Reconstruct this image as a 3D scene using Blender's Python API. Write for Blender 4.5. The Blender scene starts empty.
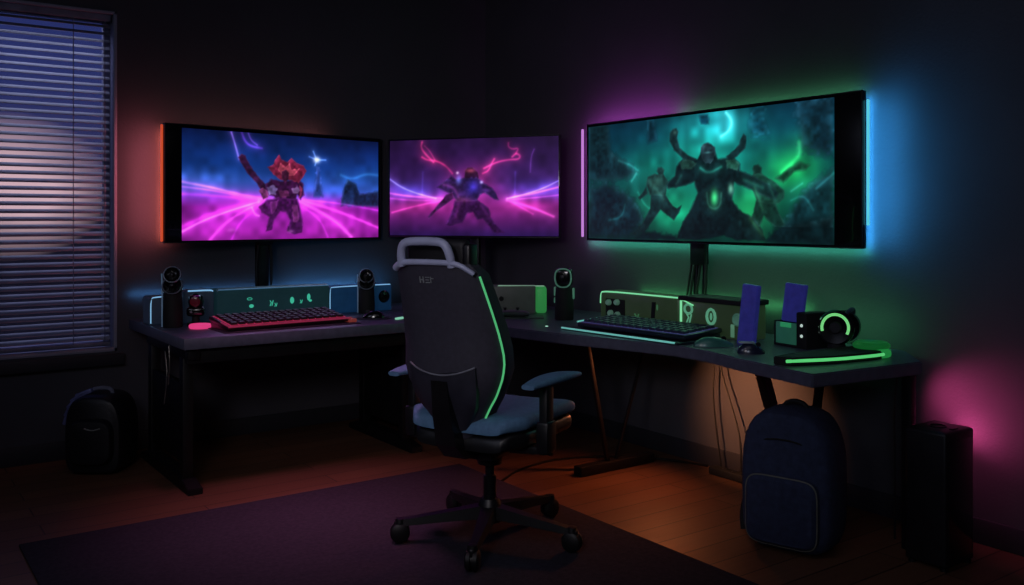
import bpy, bmesh, math, random
import numpy as np
from mathutils import Vector, Matrix, Euler
random.seed(7)
SC = bpy.context.scene
COL = SC.collection
PI = math.pi

# ------------------------------------------------------------------ materials
def lin(c):
    out = []
    for v in c:
        v = v / 255.0
        out.append(v / 12.92 if v <= 0.04045 else ((v + 0.055) / 1.055) ** 2.4)
    return tuple(out)

_mats = {}
def mat(name, rgb, rough=0.5, metal=0.0, var=0.25, scale=14.0, bump=0.0, bscale=120.0, emit=None, es=0.0, spec=0.5, coat=0.0):
    """procedural principled material, colour broken up by noise"""
    if name in _mats: return _mats[name]
    m = bpy.data.materials.new(name); m.use_nodes = True
    nt = m.node_tree; N = nt.nodes; L = nt.links
    b = N['Principled BSDF']
    tc = N.new('ShaderNodeTexCoord')
    nz = N.new('ShaderNodeTexNoise'); nz.inputs['Scale'].default_value = scale; nz.inputs['Detail'].default_value = 3
    L.new(tc.outputs['Object'], nz.inputs['Vector'])
    rp = N.new('ShaderNodeValToRGB')
    c = lin(rgb)
    rp.color_ramp.elements[0].position = 0.3; rp.color_ramp.elements[1].position = 0.7
    rp.color_ramp.elements[0].color = tuple(v * (1 - var) for v in c) + (1,)
    rp.color_ramp.elements[1].color = tuple(min(1, v * (1 + var)) for v in c) + (1,)
    L.new(nz.outputs['Fac'], rp.inputs['Fac'])
    L.new(rp.outputs['Color'], b.inputs['Base Color'])
    b.inputs['Roughness'].default_value = rough
    b.inputs['Metallic'].default_value = metal
    b.inputs['Specular IOR Level'].default_value = spec
    b.inputs['Coat Weight'].default_value = coat
    if bump > 0:
        n2 = N.new('ShaderNodeTexNoise'); n2.inputs['Scale'].default_value = bscale
        L.new(tc.outputs['Object'], n2.inputs['Vector'])
        bp = N.new('ShaderNodeBump'); bp.inputs['Strength'].default_value = bump; bp.inputs['Distance'].default_value = 0.004
        L.new(n2.outputs['Fac'], bp.inputs['Height']); L.new(bp.outputs['Normal'], b.inputs['Normal'])
    if emit:
        b.inputs['Emission Color'].default_value = lin(emit) + (1,)
        b.inputs['Emission Strength'].default_value = es
    _mats[name] = m
    return m

# ------------------------------------------------------------------ mesh building
class MB:
    def __init__(self): self.bm = bmesh.new()
    def _in(self, tmp, M):
        if M is not None: bmesh.ops.transform(tmp, matrix=M, verts=tmp.verts)
        me = bpy.data.meshes.new('tmp'); tmp.to_mesh(me); tmp.free()
        self.bm.from_mesh(me); bpy.data.meshes.remove(me)
        return self
    def box(self, x0, x1, y0, y1, z0, z1, bev=0.0, seg=2, M=None):
        t = bmesh.new(); bmesh.ops.create_cube(t, size=1)
        for v in t.verts:
            v.co = Vector((x0 + (v.co.x + .5) * (x1 - x0), y0 + (v.co.y + .5) * (y1 - y0), z0 + (v.co.z + .5) * (z1 - z0)))
        if bev > 0:
            bmesh.ops.bevel(t, geom=list(t.edges), offset=bev, segments=seg, affect='EDGES', profile=0.5)
        return self._in(t, M)
    def lathe(self, prof, n=28, M=None):
        t = bmesh.new(); rings = []
        for r, z in prof:
            if r < 1e-5: rings.append([t.verts.new((0, 0, z))])
            else: rings.append([t.verts.new((r * math.cos(2 * PI * k / n), r * math.sin(2 * PI * k / n), z)) for k in range(n)])
        for a, b in zip(rings, rings[1:]):
            for k in range(n):
                k2 = (k + 1) % n
                if len(a) == 1 and len(b) == 1: continue
                if len(a) == 1: t.faces.new((a[0], b[k2], b[k]))
                elif len(b) == 1: t.faces.new((a[k], a[k2], b[0]))
                else: t.faces.new((a[k], a[k2], b[k2], b[k]))
        for ring, flip in ((rings[0], True), (rings[-1], False)):
            if len(ring) > 1: t.faces.new(ring[::-1] if flip else ring)
        bmesh.ops.recalc_face_normals(t, faces=t.faces)
        return self._in(t, M)
    def loft(self, rings, cap=True, M=None):
        t = bmesh.new(); R = [[t.verts.new(p) for p in r] for r in rings]
        n = len(R[0])
        for a, b in zip(R, R[1:]):
            for k in range(n): t.faces.new((a[k], a[(k + 1) % n], b[(k + 1) % n], b[k]))
        if cap: t.faces.new(R[0][::-1]); t.faces.new(R[-1])
        bmesh.ops.recalc_face_normals(t, faces=t.faces)
        return self._in(t, M)
    def tube(self, pts, r, n=10, closed=False, M=None, sm=0):
        P = [Vector(p) for p in pts]
        for _ in range(sm):
            Q = []
            m = len(P)
            rng = range(m) if closed else range(m - 1)
            if not closed: Q.append(P[0])
            for i in rng:
                a, b = P[i], P[(i + 1) % m]
                Q += [a * .75 + b * .25, a * .25 + b * .75]
            if not closed: Q.append(P[-1])
            P = Q
        rr = r if isinstance(r, (list, tuple)) else None
        rings = []; up = None; m = len(P)
        for i, p in enumerate(P):
            if closed: d = P[(i + 1) % m] - P[i - 1]
            else: d = P[min(i + 1, m - 1)] - P[max(i - 1, 0)]
            d.normalize()
            if up is None:
                up = d.orthogonal().normalized()
            else:
                up = (up - d * up.dot(d)).normalized()
            s = d.cross(up)
            rad = r if rr is None else rr[0] + (rr[1] - rr[0]) * i / (m - 1)
            rings.append([p + (up * math.cos(2 * PI * k / n) + s * math.sin(2 * PI * k / n)) * rad for k in range(n)])
        if closed:
            rings.append(rings[0])
            t = bmesh.new(); R = [[t.verts.new(q) for q in g] for g in rings[:-1]]
            for i in range(m):
                a, b = R[i], R[(i + 1) % m]
                for k in range(n): t.faces.new((a[k], a[(k + 1) % n], b[(k + 1) % n], b[k]))
            bmesh.ops.recalc_face_normals(t, faces=t.faces)
            return self._in(t, M)
        return self.loft(rings, True, M)
    def prism(self, poly, z0, z1, bev=0.0, M=None):
        t = bmesh.new()
        vs = [t.verts.new((x, y, z0)) for x, y in poly]
        f = t.faces.new(vs)
        r = bmesh.ops.extrude_face_region(t, geom=[f])
        for v in r['geom']:
            if isinstance(v, bmesh.types.BMVert): v.co.z = z1
        bmesh.ops.recalc_face_normals(t, faces=t.faces)
        if bev > 0: bmesh.ops.bevel(t, geom=list(t.edges), offset=bev, segments=2, affect='EDGES')
        return self._in(t, M)
    def beam(self, a, b, w, h, bev=0.004, M=None):
        """rectangular bar from a to b"""
        a = Vector(a); b = Vector(b); d = b - a; L = d.length; d.normalize()
        up = Vector((0, 0, 1)) if abs(d.z) < .95 else Vector((1, 0, 0))
        s = d.cross(up).normalized(); u = s.cross(d)
        X = Matrix(((s.x, d.x, u.x, a.x), (s.y, d.y, u.y, a.y), (s.z, d.z, u.z, a.z), (0, 0, 0, 1)))
        return self.box(-w / 2, w / 2, 0, L, -h / 2, h / 2, bev, M=X if M is None else M @ X)
    def build(self, name, m, parent=None, smooth=True, angle=38, loc=None, rot=None):
        me = bpy.data.meshes.new(name)
        self.bm.normal_update(); self.bm.to_mesh(me); self.bm.free()
        if smooth:
            me.polygons.foreach_set('use_smooth', [True] * len(me.polygons))
            me.set_sharp_from_angle(angle=math.radians(angle))
        me.materials.append(m)
        o = bpy.data.objects.new(name, me); COL.objects.link(o)
        if parent is not None: o.parent = parent
        if loc is not None: o.location = loc
        if rot is not None: o.rotation_euler = rot
        return o

def tag(o, label=None, cat=None, group=None, kind=None):
    if label: o['label'] = label
    if cat: o['category'] = cat
    if group: o['group'] = group
    if kind: o['kind'] = kind
    return o
def thing(name, label, cat, loc=(0, 0, 0), rotz=0.0, group=None):
    o = bpy.data.objects.new(name, None); COL.objects.link(o)
    o.empty_display_size = 0.05
    o.location = loc; o.rotation_euler = (0, 0, rotz)
    return tag(o, label, cat, group)
def struct(o): o['kind'] = 'structure'; return o
def copy_part(o, parent, loc=None, rot=None):
    c = o.copy(); COL.objects.link(c); c.parent = parent
    if loc is not None: c.location = loc
    if rot is not None: c.rotation_euler = rot
    return c
def T(x=0, y=0, z=0): return Matrix.Translation((x, y, z))
def R(a, ax): return Matrix.Rotation(a, 4, ax)

# ------------------------------------------------------------------ pictures shown on the three screens (flat, computed colours)
PIC_A = (2.12, [
  ('B',(0.976,0.335),1.058,0.18,(200,40,200),0.55),
  ('B',(0.337,0.092),0.73,0.146,(190,40,190),0.6),
  ('B',(1.501,0.094),0.751,0.161,(200,40,200),0.6),
  ('B',(0.206,0.561),0.538,0.071,(60,110,220),0.5),
  ('B',(1.465,0.468),0.744,0.106,(50,90,210),0.6),
  ('P',[(1.66,0.389),(1.698,0.525),(1.741,0.594),(1.842,0.555),(1.888,0.446),(2.131,0.49),(2.133,0.321),(1.661,0.322)],(20,38,78),0.0108),
  ('P',[(1.339,0.414),(1.374,0.705),(1.405,0.706),(1.44,0.415)],(38,62,140),0.0156),
  ('L',[(1.657,0.638),(1.791,0.595),(1.96,0.662),(2.128,0.65)],0.0162,(60,140,190),0.6),
  ('L',[(-0.0,0.522),(0.258,0.483),(0.55,0.421),(0.802,0.38)],0.012,(255,90,220),1.0),
  ('L',[(-0.0,0.48),(0.31,0.45),(0.745,0.372)],0.0096,(255,60,210),0.8),
  ('L',[(-0.0,0.416),(0.362,0.402),(0.745,0.37)],0.0161,(200,30,190),0.7),
  ('L',[(-0.0,0.08),(0.181,0.172),(0.389,0.249),(0.745,0.355)],0.0092,(255,130,255),1.0),
  ('L',[(-0.0,0.127),(0.258,0.238),(0.745,0.365)],0.0184,(220,40,210),0.7),
  ('L',[(0.259,0.002),(0.39,0.14),(0.551,0.248),(0.745,0.34)],0.012,(255,80,230),0.8),
  ('L',[(0.47,0.003),(0.551,0.162),(0.745,0.322)],0.0125,(170,40,190),0.6),
  ('L',[(1.185,0.361),(1.403,0.269),(1.63,0.146),(1.782,0.006)],0.0156,(255,90,235),1.0),
  ('L',[(1.216,0.371),(1.596,0.281),(2.13,0.096)],0.013,(255,70,220),0.9),
  ('L',[(1.216,0.382),(1.661,0.349),(2.127,0.279)],0.0104,(200,50,210),0.6),
  ('L',[(1.216,0.309),(1.404,0.202),(1.502,0.013)],0.013,(200,50,210),0.6),
  ('L',[(0.888,0.38),(1.155,0.371)],0.0075,(255,160,240),0.9),
  ('L',[(0.467,0.993),(0.5,0.897),(0.544,0.748)],0.0084,(190,120,255),1.0),
  ('L',[(0.57,0.999),(0.603,0.915),(0.664,0.874),(0.776,0.861)],0.012,(140,60,230),0.9),
  ('L',[(0.636,0.998),(0.664,0.93),(0.728,0.889)],0.0075,(170,90,255),0.6),
  ('L',[(1.289,0.807),(1.373,0.779),(1.477,0.782)],0.0078,(120,160,255),0.9),
  ('L',[(1.335,0.861),(1.373,0.779),(1.355,0.725)],0.0078,(140,180,255),0.9),
  ('B',(1.373,0.779),0.044,0.037,(230,230,255),1.2),
  ('P',[(0.535,0.765),(0.571,0.798),(0.609,0.785),(0.62,0.751),(0.673,0.671),(0.758,0.573),(0.815,0.524),(0.83,0.461),(0.773,0.46),(0.716,0.535),(0.632,0.613),(0.571,0.7)],(58,22,62),0.005),
  ('P',[(0.815,0.524),(0.872,0.575),(0.974,0.56),(1.168,0.579),(1.22,0.544),(1.234,0.426),(1.191,0.382),(1.154,0.426),(1.143,0.382),(0.946,0.355),(0.902,0.406),(0.859,0.411),(0.816,0.423)],(66,20,72),0.0075),
  ('P',[(0.745,0.305),(0.83,0.38),(0.946,0.399),(1.155,0.387),(1.192,0.283),(1.217,0.178),(1.206,0.058),(1.127,0.044),(1.037,0.072),(1.072,0.18),(1.03,0.258),(0.971,0.263),(0.904,0.182),(0.878,0.085),(0.815,0.072),(0.849,0.208),(0.774,0.254)],(82,20,96),0.0078),
  ('P',[(0.829,0.688),(0.886,0.702),(0.92,0.767),(0.958,0.814),(0.988,0.764),(1.047,0.746),(1.091,0.786),(1.152,0.737),(1.228,0.713),(1.259,0.662),(1.214,0.596),(1.169,0.543),(1.093,0.567),(0.974,0.565),(0.901,0.614)],(140,36,74),0.005),
  ('P',[(0.944,0.666),(0.973,0.731),(1.026,0.694),(1.068,0.734),(1.092,0.67),(1.182,0.686),(1.123,0.614),(1.003,0.604)],(200,74,104),0.005),
  ('P',[(0.985,0.647),(1.033,0.669),(1.068,0.639),(1.057,0.567),(1.016,0.545),(0.986,0.58)],(70,24,56),0.0052),
  ('P',[(0.745,0.46),(0.787,0.491),(0.83,0.461),(0.848,0.398),(0.788,0.372)],(130,54,116),0.005),
  ('P',[(0.83,0.491),(0.893,0.523),(0.94,0.483),(0.917,0.424),(0.853,0.423)],(120,96,160),0.0075),
  ('P',[(1.094,0.485),(1.154,0.511),(1.19,0.476),(1.166,0.439),(1.112,0.444)],(130,90,150),0.0078),
  ('P',[(0.946,0.462),(1.049,0.474),(1.07,0.412),(0.97,0.396)],(110,40,96),0.0075),
  ('P',[(1.169,0.543),(1.215,0.492),(1.203,0.413),(1.173,0.397),(1.184,0.478)],(170,56,110),0.0052),
  ('P',[(0.859,0.355),(0.946,0.371),(0.924,0.274),(0.877,0.233)],(104,34,110),0.0075),
  ('P',[(1.095,0.335),(1.155,0.324),(1.175,0.178),(1.114,0.148)],(112,40,112),0.0078),
  ('L',[(0.675,0.297),(0.703,0.235),(0.746,0.222)],0.01,(255,150,255),0.6),
  ('B',(1.082,0.071),0.042,0.021,(220,140,230),0.5),
  ('B',(0.47,0.089),0.054,0.024,(230,120,230),0.4),
])
PIC_B = (1.8, [
  ('B',(0.913,0.499),0.323,0.259,(190,40,120),0.6),
  ('B',(0.209,0.456),0.444,0.105,(50,60,190),0.7),
  ('B',(1.672,0.464),0.414,0.102,(60,60,200),0.7),
  ('B',(0.432,0.309),0.413,0.078,(200,40,140),0.6),
  ('B',(1.462,0.313),0.392,0.076,(200,40,150),0.6),
  ('B',(0.913,0.24),0.798,0.155,(110,30,110),0.4),
  ('L',[(-0.003,0.596),(0.124,0.509),(0.293,0.442),(0.515,0.387)],0.0081,(140,150,255),0.9),
  ('L',[(1.808,0.558),(1.672,0.489),(1.488,0.428),(1.276,0.379)],0.0075,(150,140,255),0.9),
  ('L',[(-0.003,0.445),(0.237,0.408),(0.598,0.386)],0.0104,(255,90,200),0.9),
  ('L',[(1.808,0.492),(1.593,0.439),(1.276,0.379)],0.01,(255,90,200),0.9),
  ('L',[(-0.003,0.392),(0.293,0.363),(0.598,0.373)],0.0104,(220,60,170),0.7),
  ('L',[(1.808,0.411),(1.593,0.388),(1.276,0.366)],0.0075,(220,80,190),0.6),
  ('L',[(0.025,0.241),(0.293,0.31),(0.598,0.368)],0.0104,(240,70,170),0.7),
  ('L',[(1.75,0.197),(1.541,0.287),(1.276,0.361)],0.013,(240,80,180),0.8),
  ('L',[(1.541,0.223),(1.356,0.327)],0.01,(220,60,160),0.6),
  ('L',[(1.515,0.644),(1.522,0.797),(1.554,0.873)],0.0075,(110,60,160),0.6),
  ('L',[(1.356,0.417),(1.361,0.647)],0.0104,(70,60,170),0.5),
  ('L',[(0.362,0.428),(0.371,0.663)],0.0104,(60,60,160),0.4),
  ('L',[(0.694,0.645),(0.626,0.724),(0.529,0.778),(0.418,0.788),(0.362,0.821)],0.0104,(230,40,90),1.0),
  ('L',[(0.488,0.766),(0.39,0.86),(0.349,0.926),(0.362,0.978)],0.0104,(230,50,100),1.0),
  ('L',[(0.501,0.792),(0.446,0.885),(0.39,0.938)],0.0078,(190,40,90),0.7),
  ('L',[(1.021,0.64),(1.083,0.664),(1.115,0.741),(1.142,0.784)],0.0104,(225,50,100),0.9),
  ('L',[(1.034,0.691),(1.169,0.753),(1.303,0.776),(1.396,0.774),(1.414,0.812),(1.369,0.838),(1.329,0.801)],0.0104,(235,50,110),1.0),
  ('L',[(1.369,0.838),(1.396,0.889),(1.329,0.878),(1.289,0.904),(1.289,0.943)],0.0088,(200,40,100),0.8),
  ('P',[(0.831,0.669),(0.858,0.702),(0.913,0.706),(0.967,0.653),(0.98,0.596),(0.953,0.55),(0.858,0.552),(0.823,0.599)],(60,22,60),0.0052),
  ('P',[(0.529,0.504),(0.626,0.581),(0.681,0.619),(0.749,0.579),(0.817,0.599),(0.967,0.597),(1.034,0.536),(1.115,0.496),(1.169,0.419),(1.19,0.367),(1.142,0.373),(1.048,0.441),(0.994,0.421),(0.953,0.344),(0.749,0.345),(0.694,0.424),(0.612,0.456)],(44,26,78),0.0078),
  ('P',[(0.626,0.425),(0.694,0.45),(0.708,0.385),(0.598,0.308),(0.521,0.256),(0.438,0.17),(0.421,0.197),(0.501,0.282)],(70,26,84),0.0052),
  ('P',[(0.722,0.359),(0.967,0.369),(1.088,0.278),(1.11,0.188),(1.169,0.097),(1.249,0.033),(1.142,0.033),(1.021,0.175),(0.967,0.163),(0.913,0.24),(0.858,0.228),(0.804,0.137),(0.667,0.099),(0.626,0.112),(0.681,0.229)],(52,18,72),0.0078),
  ('B',(0.763,0.579),0.038,0.057,(120,130,255),0.8),
  ('B',(0.913,0.499),0.081,0.088,(70,60,230),0.7),
  ('B',(1.007,0.549),0.022,0.02,(190,180,255),0.9),
  ('B',(0.749,0.649),0.019,0.018,(255,220,255),0.9),
  ('B',(0.885,0.668),0.06,0.026,(220,90,110),0.6),
  ('B',(0.817,0.371),0.109,0.031,(160,70,120),0.4),
  ('B',(1.061,0.466),0.054,0.026,(120,60,180),0.5),
  ('L',[(0.598,0.529),(0.708,0.502),(0.763,0.397)],0.0156,(130,50,110),0.6),
  ('L',[(0.763,0.332),(0.735,0.19)],0.0208,(110,40,100),0.5),
  ('L',[(1.007,0.304),(1.088,0.188)],0.02,(110,40,110),0.5),
])
PIC_C = (2.42, [
  ('B',(1.354,0.691),0.549,0.364,(20,150,120),0.8),
  ('B',(1.385,0.906),0.353,0.218,(30,150,160),0.8),
  ('B',(2.087,0.527),0.271,0.198,(20,150,60),0.8),
  ('B',(0.717,0.606),0.347,0.21,(10,100,80),0.6),
  ('B',(1.031,0.234),0.354,0.227,(20,160,110),0.8),
  ('B',(1.738,0.247),0.245,0.208,(30,170,90),0.8),
  ('P',[(-0.008,1.045),(0.26,1.045),(0.28,0.768),(0.475,0.66),(0.607,0.572),(0.495,0.511),(-0.008,0.505)],(14,40,48),0.029),
  ('P',[(0.699,1.027),(0.796,1.016),(0.817,0.82),(0.717,0.802)],(12,50,66),0.0162),
  ('P',[(1.26,0.992),(1.354,0.994),(1.36,0.908),(1.275,0.917)],(10,62,84),0.01),
  ('P',[(2.262,0.431),(2.417,0.53),(2.417,0.046),(1.956,0.041),(2.061,0.197),(2.163,0.349)],(12,44,50),0.021),
  ('P',[(-0.008,0.477),(0.26,0.494),(0.57,0.348),(0.681,0.16),(0.495,0.014),(-0.008,0.008)],(10,34,42),0.0348),
  ('P',[(1.738,1.032),(1.849,1.019),(1.903,0.764),(1.738,0.801)],(10,60,76),0.0276),
  ('P',[(2.112,1.02),(2.417,1.013),(2.417,0.593),(2.163,0.654)],(12,40,54),0.0352),
  ('L',[(1.521,0.983),(1.565,0.935),(1.574,0.887),(1.542,0.838),(1.476,0.806)],0.0096,(120,240,250),1.1),
  ('B',(1.506,0.894),0.147,0.119,(60,190,210),0.5),
  ('L',[(2.15,0.709),(2.158,0.632),(2.112,0.581),(2.009,0.51)],0.0189,(60,220,110),0.8),
  ('L',[(0.379,0.679),(0.532,0.63),(0.607,0.585)],0.0108,(40,110,110),0.7),
  ('L',[(0.589,0.56),(0.532,0.496)],0.0108,(70,140,140),0.6),
  ('L',[(0.26,0.163),(0.418,0.189),(0.456,0.297)],0.0112,(30,90,95),0.6),
  ('L',[(2.286,0.387),(2.417,0.487)],0.0105,(50,120,125),0.6),
  ('L',[(2.087,0.373),(2.175,0.424)],0.0088,(60,130,130),0.6),
  ('L',[(0.607,0.4),(0.681,0.292),(0.789,0.238)],0.0108,(40,130,110),0.6),
  ('L',[(2.087,0.307),(2.188,0.348),(2.262,0.238)],0.0088,(40,110,110),0.5),
  ('P',[(0.817,0.569),(0.831,0.599),(0.873,0.602),(0.901,0.575),(0.894,0.544),(0.915,0.502),(0.796,0.508),(0.831,0.542)],(20,46,46),0.0065),
  ('P',[(0.717,0.527),(0.796,0.549),(0.894,0.539),(0.943,0.478),(0.929,0.41),(0.915,0.359),(0.824,0.346),(0.739,0.374),(0.703,0.459)],(22,54,52),0.0052),
  ('P',[(0.753,0.379),(0.915,0.369),(0.99,0.286),(1.038,0.264),(1.084,0.284),(1.058,0.219),(1.004,0.164),(0.929,0.205),(0.86,0.247),(0.796,0.181),(0.703,0.082),(0.555,0.028),(0.525,0.043),(0.666,0.15),(0.746,0.265)],(14,40,42),0.0052),
  ('P',[(0.703,0.449),(0.652,0.388),(0.607,0.357),(0.63,0.335),(0.717,0.386)],(18,46,46),0.0052),
  ('P',[(1.76,0.546),(1.771,0.573),(1.81,0.577),(1.843,0.55),(1.838,0.514),(1.86,0.472),(1.755,0.473),(1.771,0.518)],(18,50,44),0.0058),
  ('P',[(1.755,0.491),(1.805,0.511),(1.86,0.495),(1.956,0.441),(2.03,0.38),(2.03,0.326),(1.983,0.287),(1.881,0.285),(1.799,0.301),(1.76,0.385)],(20,62,52),0.0046),
  ('P',[(1.788,0.315),(1.956,0.292),(1.993,0.207),(2.04,0.131),(1.978,0.104),(1.903,0.154),(1.86,0.195),(1.821,0.118),(1.783,0.058),(1.738,0.132),(1.771,0.246)],(14,46,40),0.0069),
  ('P',[(1.956,0.467),(2.035,0.519),(2.163,0.578),(2.237,0.551),(2.212,0.52),(2.112,0.504),(2.022,0.431)],(22,80,56),0.0088),
  ('P',[(0.963,0.872),(0.99,0.905),(1.031,0.911),(1.051,0.876),(1.038,0.827),(1.064,0.749),(1.147,0.686),(1.234,0.65),(1.212,0.614),(1.098,0.654),(1.004,0.729),(0.956,0.808)],(20,46,50),0.0052),
  ('P',[(1.704,0.793),(1.681,0.811),(1.653,0.774),(1.644,0.735),(1.58,0.686),(1.521,0.65),(1.551,0.617),(1.624,0.643),(1.695,0.701),(1.71,0.753)],(20,50,54),0.0046),
  ('P',[(1.031,0.6),(1.081,0.648),(1.244,0.649),(1.275,0.696),(1.415,0.686),(1.446,0.636),(1.595,0.638),(1.653,0.587),(1.647,0.541),(1.78,0.487),(1.916,0.424),(1.983,0.366),(1.956,0.31),(1.849,0.347),(1.695,0.41),(1.6,0.449),(1.58,0.321),(1.638,0.249),(1.78,0.177),(1.849,0.086),(1.881,0.018),(1.624,0.015),(1.506,0.049),(1.26,0.01),(1.031,0.015),(1.098,0.158),(1.179,0.257),(1.244,0.379),(1.212,0.466),(1.098,0.434),(0.936,0.419),(0.922,0.453),(1.014,0.525)],(10,28,32),0.0075),
  ('P',[(1.272,0.692),(1.279,0.735),(1.31,0.762),(1.348,0.771),(1.385,0.756),(1.415,0.725),(1.421,0.681),(1.403,0.634),(1.372,0.607),(1.323,0.61),(1.291,0.641)],(30,50,58),0.005),
  ('P',[(1.064,0.636),(1.163,0.65),(1.234,0.613),(1.196,0.566),(1.081,0.572)],(26,58,52),0.0075),
  ('P',[(1.521,0.619),(1.595,0.631),(1.647,0.588),(1.624,0.542),(1.536,0.559)],(26,66,56),0.0072),
  ('B',(1.409,0.337),0.043,0.072,(60,210,120),0.9),
  ('B',(1.565,0.404),0.03,0.048,(110,190,160),0.8),
  ('L',[(1.275,0.574),(1.354,0.526),(1.476,0.574)],0.0125,(40,150,130),0.8),
  ('B',(1.014,0.872),0.027,0.02,(80,120,110),0.5),
  ('B',(1.348,0.691),0.043,0.01,(60,120,120),0.6),
  ('B',(1.307,0.743),0.031,0.02,(60,90,100),0.5),
  ('L',[(1.338,0.376),(1.348,0.278),(1.409,0.248),(1.47,0.276),(1.476,0.371)],0.01,(40,90,70),0.8),
  ('L',[(1.081,0.522),(1.031,0.461)],0.015,(30,80,72),0.6),
  ('L',[(1.681,0.469),(1.849,0.404)],0.0138,(30,90,72),0.6),
  ('L',[(1.738,0.178),(1.849,0.063)],0.0184,(60,130,70),0.5),
  ('L',[(1.78,0.407),(1.849,0.245)],0.0138,(50,120,80),0.5),
  ('L',[(0.735,0.487),(0.842,0.392),(0.894,0.339)],0.0208,(50,90,80),0.6),
  ('B',(0.824,0.483),0.07,0.052,(50,90,80),0.5),
  ('L',[(1.903,0.425),(1.956,0.31)],0.0138,(40,110,90),0.5),
  ('P',[(0.663,0.081),(1.031,0.032),(1.031,0.007),(0.57,0.001)],(8,26,30),0.0208),
  ('P',[(1.956,0.109),(2.417,0.193),(2.417,-0.007),(1.876,0.006)],(8,26,30),0.023),
])

def value_noise(x, y, f, seed):
    rs = np.random.RandomState(seed); g = rs.rand(128, 128)
    X = x * f; Y = y * f; xi = np.floor(X).astype(int); yi = np.floor(Y).astype(int)
    fx = X - xi; fy = Y - yi; fx = fx * fx * (3 - 2 * fx); fy = fy * fy * (3 - 2 * fy)
    a = g[xi % 128, yi % 128]; b = g[(xi + 1) % 128, yi % 128]; c = g[xi % 128, (yi + 1) % 128]; d = g[(xi + 1) % 128, (yi + 1) % 128]
    return (a * (1 - fx) + b * fx) * (1 - fy) + (c * (1 - fx) + d * fx) * fy

def seg_dist(x, y, pts, closed):
    D = np.full(x.shape, 9.0); n = len(pts)
    for i in range(n if closed else n - 1):
        ax, ay = pts[i]; bx, by = pts[(i + 1) % n]
        dx, dy = bx - ax, by - ay; q = dx * dx + dy * dy + 1e-9
        t = np.clip(((x - ax) * dx + (y - ay) * dy) / q, 0, 1)
        D = np.minimum(D, np.hypot(x - ax - t * dx, y - ay - t * dy))
    return D

def smooth_line(p, k=2):
    for _ in range(k):
        q = [p[0]]
        for a, b in zip(p, p[1:]):
            q += [(a[0] * .75 + b[0] * .25, a[1] * .75 + b[1] * .25), (a[0] * .25 + b[0] * .75, a[1] * .25 + b[1] * .75)]
        p = q + [p[-1]]
    return p

def paint(pic, sky, nx, ny, seed, gain):
    asp, shapes = pic
    u, v = np.meshgrid(np.linspace(0, asp, nx), np.linspace(0, 1, ny))
    n1 = value_noise(u, v, 5, seed); n2 = value_noise(u, v, 14, seed + 1); n3 = value_noise(u, v, 40, seed + 2)
    cols = np.array([c for _, c in sky], float); pos = [p for p, _ in sky]
    img = np.stack([np.interp(v, pos, cols[:, k]) for k in range(3)], -1)
    img *= (0.72 + 0.56 * (0.6 * n1 + 0.4 * n2))[..., None]
    for s in shapes:
        c = np.array(s[-2] if s[0] != 'P' else s[2], float)
        if s[0] == 'B':
            (cx, cy), rx, ry = s[1], s[2], s[3]
            a = np.exp(-(((u - cx) / rx) ** 2 + ((v - cy) / ry) ** 2) * 1.6) * s[5]
            c = np.array(s[4], float)
            img = img * (1 - 0.6 * np.clip(a, 0, 1))[..., None] + c * np.clip(a, 0, 1.2)[..., None] * (0.75 + 0.5 * n2)[..., None]
        elif s[0] == 'L':
            pts = smooth_line(list(s[1])); w = s[2]; c = np.array(s[3], float)
            d = seg_dist(u, v, pts, False)
            a = (np.exp(-(d / w) ** 2) * 0.42 + np.exp(-d / (w * 3.0)) * 0.34) * s[4] * (.7 + .6 * n2)
            img = img + c * a[..., None] * 0.9
        else:
            pts = s[1]; soft = s[3]
            inside = np.zeros(u.shape, bool); n = len(pts)
            for i in range(n):
                ax, ay = pts[i]; bx, by = pts[(i + 1) % n]
                if ay == by: continue
                cr = ((ay > v) != (by > v)) & (u < (bx - ax) * (v - ay) / (by - ay) + ax)
                inside ^= cr
            d = seg_dist(u, v, pts, True); sd = np.where(inside, d, -d)
            sd = sd + (n3 - .5) * soft * 1.6
            a = np.clip(.5 + sd / (2 * soft + 1e-6), 0, 1)
            tex = 0.6 + 0.5 * n3 + 0.9 * np.clip(n2 - .5, 0, 1)
            rim = np.exp(-((sd - soft * .6) / (soft * 1.1)) ** 2) * (0.10 + 0.42 * n3 * n2) * (v > .12)
            img = img * (1 - a)[..., None] + (c * tex[..., None]) * a[..., None] + (img * .7 + 30) * (rim * a)[..., None]
    img = np.clip(img * gain, 0, 255) / 255.0
    return np.where(img <= 0.04045, img / 12.92, ((img + 0.055) / 1.055) ** 2.4)

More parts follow.
